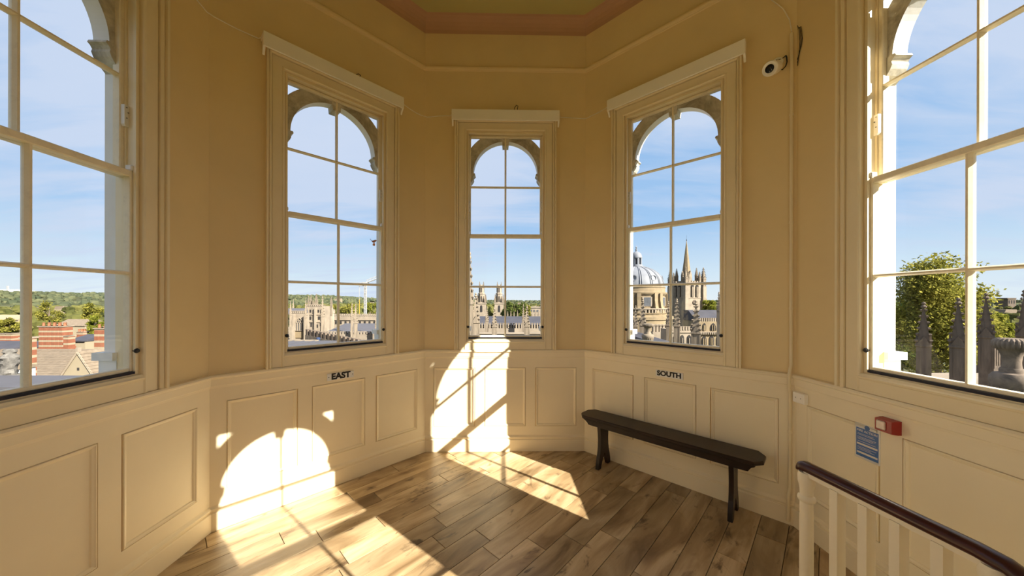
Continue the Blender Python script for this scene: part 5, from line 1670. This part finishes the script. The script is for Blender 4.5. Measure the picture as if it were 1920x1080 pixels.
slate_house()
o, *_ = pitched_roof('dark_gabled_house', 'small dark roofed house between the chimney stacks', 'house', 128, 160, 640, 628, 50, 52.5, M['slate'], M['cream'])
o, *_ = pitched_roof('pale_roofed_house', 'long pale roofed building beyond the chimneys and bare tree', 'house', 104, 160, 612, 600, 84, 86.5, M['tile'], M['cream'])
o, *_ = pitched_roof('low_white_house', 'low white building with pale roof among the trees', 'house', -20, 34, 601, 592, 110, 111.5, M['cream'], M['cream'])
o, *_ = pitched_roof('grey_slate_house', 'grey slate roofed house behind the carved stone finial', 'house', -90, 26, 656, 641, 44, 46.5, M['slate'], M['tile'])
o, *_ = pitched_roof('white_cottage', 'white walled cottage with dark windows behind the carved finial', 'house', -60, -2, 694, 686, 18.0, 18.7, M['tile'], M['sign_white'])
for px in (-30, -16, -6):
    mb = MB(); quad_box(mb, px - 2.2, px + 2.2, 697, 707, 17.95, 0.2, o); mb.build('window', M['dark'], o)
# long white building with a mast on the hill
o = place('hilltop_building', 20, 1500, 0, 'long white building with a mast on the wooded skyline', 'building')
def hz_(py): return xz(0, py, 1500)[1]
mb = MB(); quad_box(mb, -40, 48, 547, 556, 1500, 30, o); mb.build('block', M['sign_white'], o)
mb = MB(); quad_box(mb, 0, 30, 545, 547, 1500, 30, o); mb.build('plant_room', M['sign_white'], o)
mb = MB(); quad_box(mb, 12, 14.5, 538, 547, 1500, 4, o); mb.build('mast', M['steel'], o)

# carved stone finial on its pedestal, on the near roof
o = place('carved_finial', 17, 14, GROUND, 'weathered white carved stone finial on a pedestal beside the chimney', 'finial')
u = 14 / FPX
def zf(py): return EYE + (CY - py) * u - GROUND
M['lichen'] = stone('lichen_white_stone', (0.17, 0.16, 0.145), 0.2, 6, amt=0.6, dirt=(0.08, 0.075, 0.07), dscale=7)
R4 = random.Random(4)
fb = MB(); rings = []
for pw, py in ((9, 704), (10, 700), (8, 694), (9.5, 688), (11, 682), (10.5, 677), (12, 672), (8, 668), (6, 665), (7.5, 662), (7, 658), (4, 656)):
    ph_ = R4.random() * 6
    rings.append([(pw * u * (1 + 0.22 * sin(3 * a + ph_) + 0.12 * R4.random()) * cos(a), pw * u * (1 + 0.22 * sin(3 * a + ph_) + 0.12 * R4.random()) * sin(a), zf(py)) for a in [2 * pi * i / 18 for i in range(18)]])
fb.loft(rings); fb.build('carved_figure', M['lichen'], o, smooth=True)
MB().box(-14 * u, 14 * u, -14 * u, 14 * u, zf(716), zf(704)).build('pedestal', M['lichen'], o)
MB().box(-17 * u, 17 * u, -17 * u, 17 * u, zf(720), zf(716)).build('plinth', M['lichen'], o)
MB().box(-13 * u, 13 * u, -13 * u, 13 * u, 0, zf(720)).build('pier', M['stone'], o)
o = place('near_lead_roof', 10, 10, GROUND, 'pale lead roof edge at the bottom of the chimney view', 'building')
mb = MB(); quad_box(mb, -260, 62, 728, 2200, 11.5, 1.8, o); mb.build('roof', M['lead'], o)

# ---- south view: traceried stone block in front of the church tower
def stone_block():
    Y = 50.0; u = Y / FPX
    o = place('traceried_block', 1281, Y, GROUND, 'pale battlemented stone block with pointed windows below the church tower', 'building')
    mb = MB(); quad_box(mb, 1259, 1299, 618, 900, Y, 3.5, o); mb.build('wall', M['stone'], o)
    x0, z0 = xz(1259, 618, Y); x1, _ = xz(1299, 618, Y); x0 -= o['_x']; x1 -= o['_x']; z0 -= GROUND
    mb = MB(); battlement(mb, x0, x1, -0.1, z0, 0.35, 8, 0.5); tag(mb.build('battlements', M['stone'], o), kind='stuff')
    mb = MB(); quad_box(mb, 1258.5, 1299.5, 622, 623.2, Y - 0.15, 0.2, o); mb.build('string_course', M['stone'], o)
    for px in (1266, 1279, 1292):
        x, zb = xz(px, 648, Y); x -= o['_x']; zb -= GROUND
        w_ = MB().prism([(x + a, zb + c) for a, c in arch_poly(7 * u, 21 * u, 6)], -0.08, 0.2).build('window', M['dark'], o)
        MB().box(x - 0.05, x + 0.05, -0.16, -0.06, zb, zb + 15 * u).build('mullion', M['stone'], w_)
    # row of stone stacks on the neighbouring roof
    o = place('stone_stacks', 1240, 58, GROUND, 'row of short pale stone chimney stacks between the urn and the dome', 'chimney')
    mb = MB(); quad_box(mb, 1224, 1256, 622, 900, 58, 1.2, o); mb.build('wall', M['stone'], o)
    for px in (1227, 1233, 1239, 1245, 1251):
        mb = MB(); quad_box(mb, px - 2, px + 2, 609, 622, 58.2, 0.6, o); quad_box(mb, px - 2.5, px + 2.5, 608, 610, 58.1, 0.8, o); mb.build('stack', M['stone'], o)


stone_block()
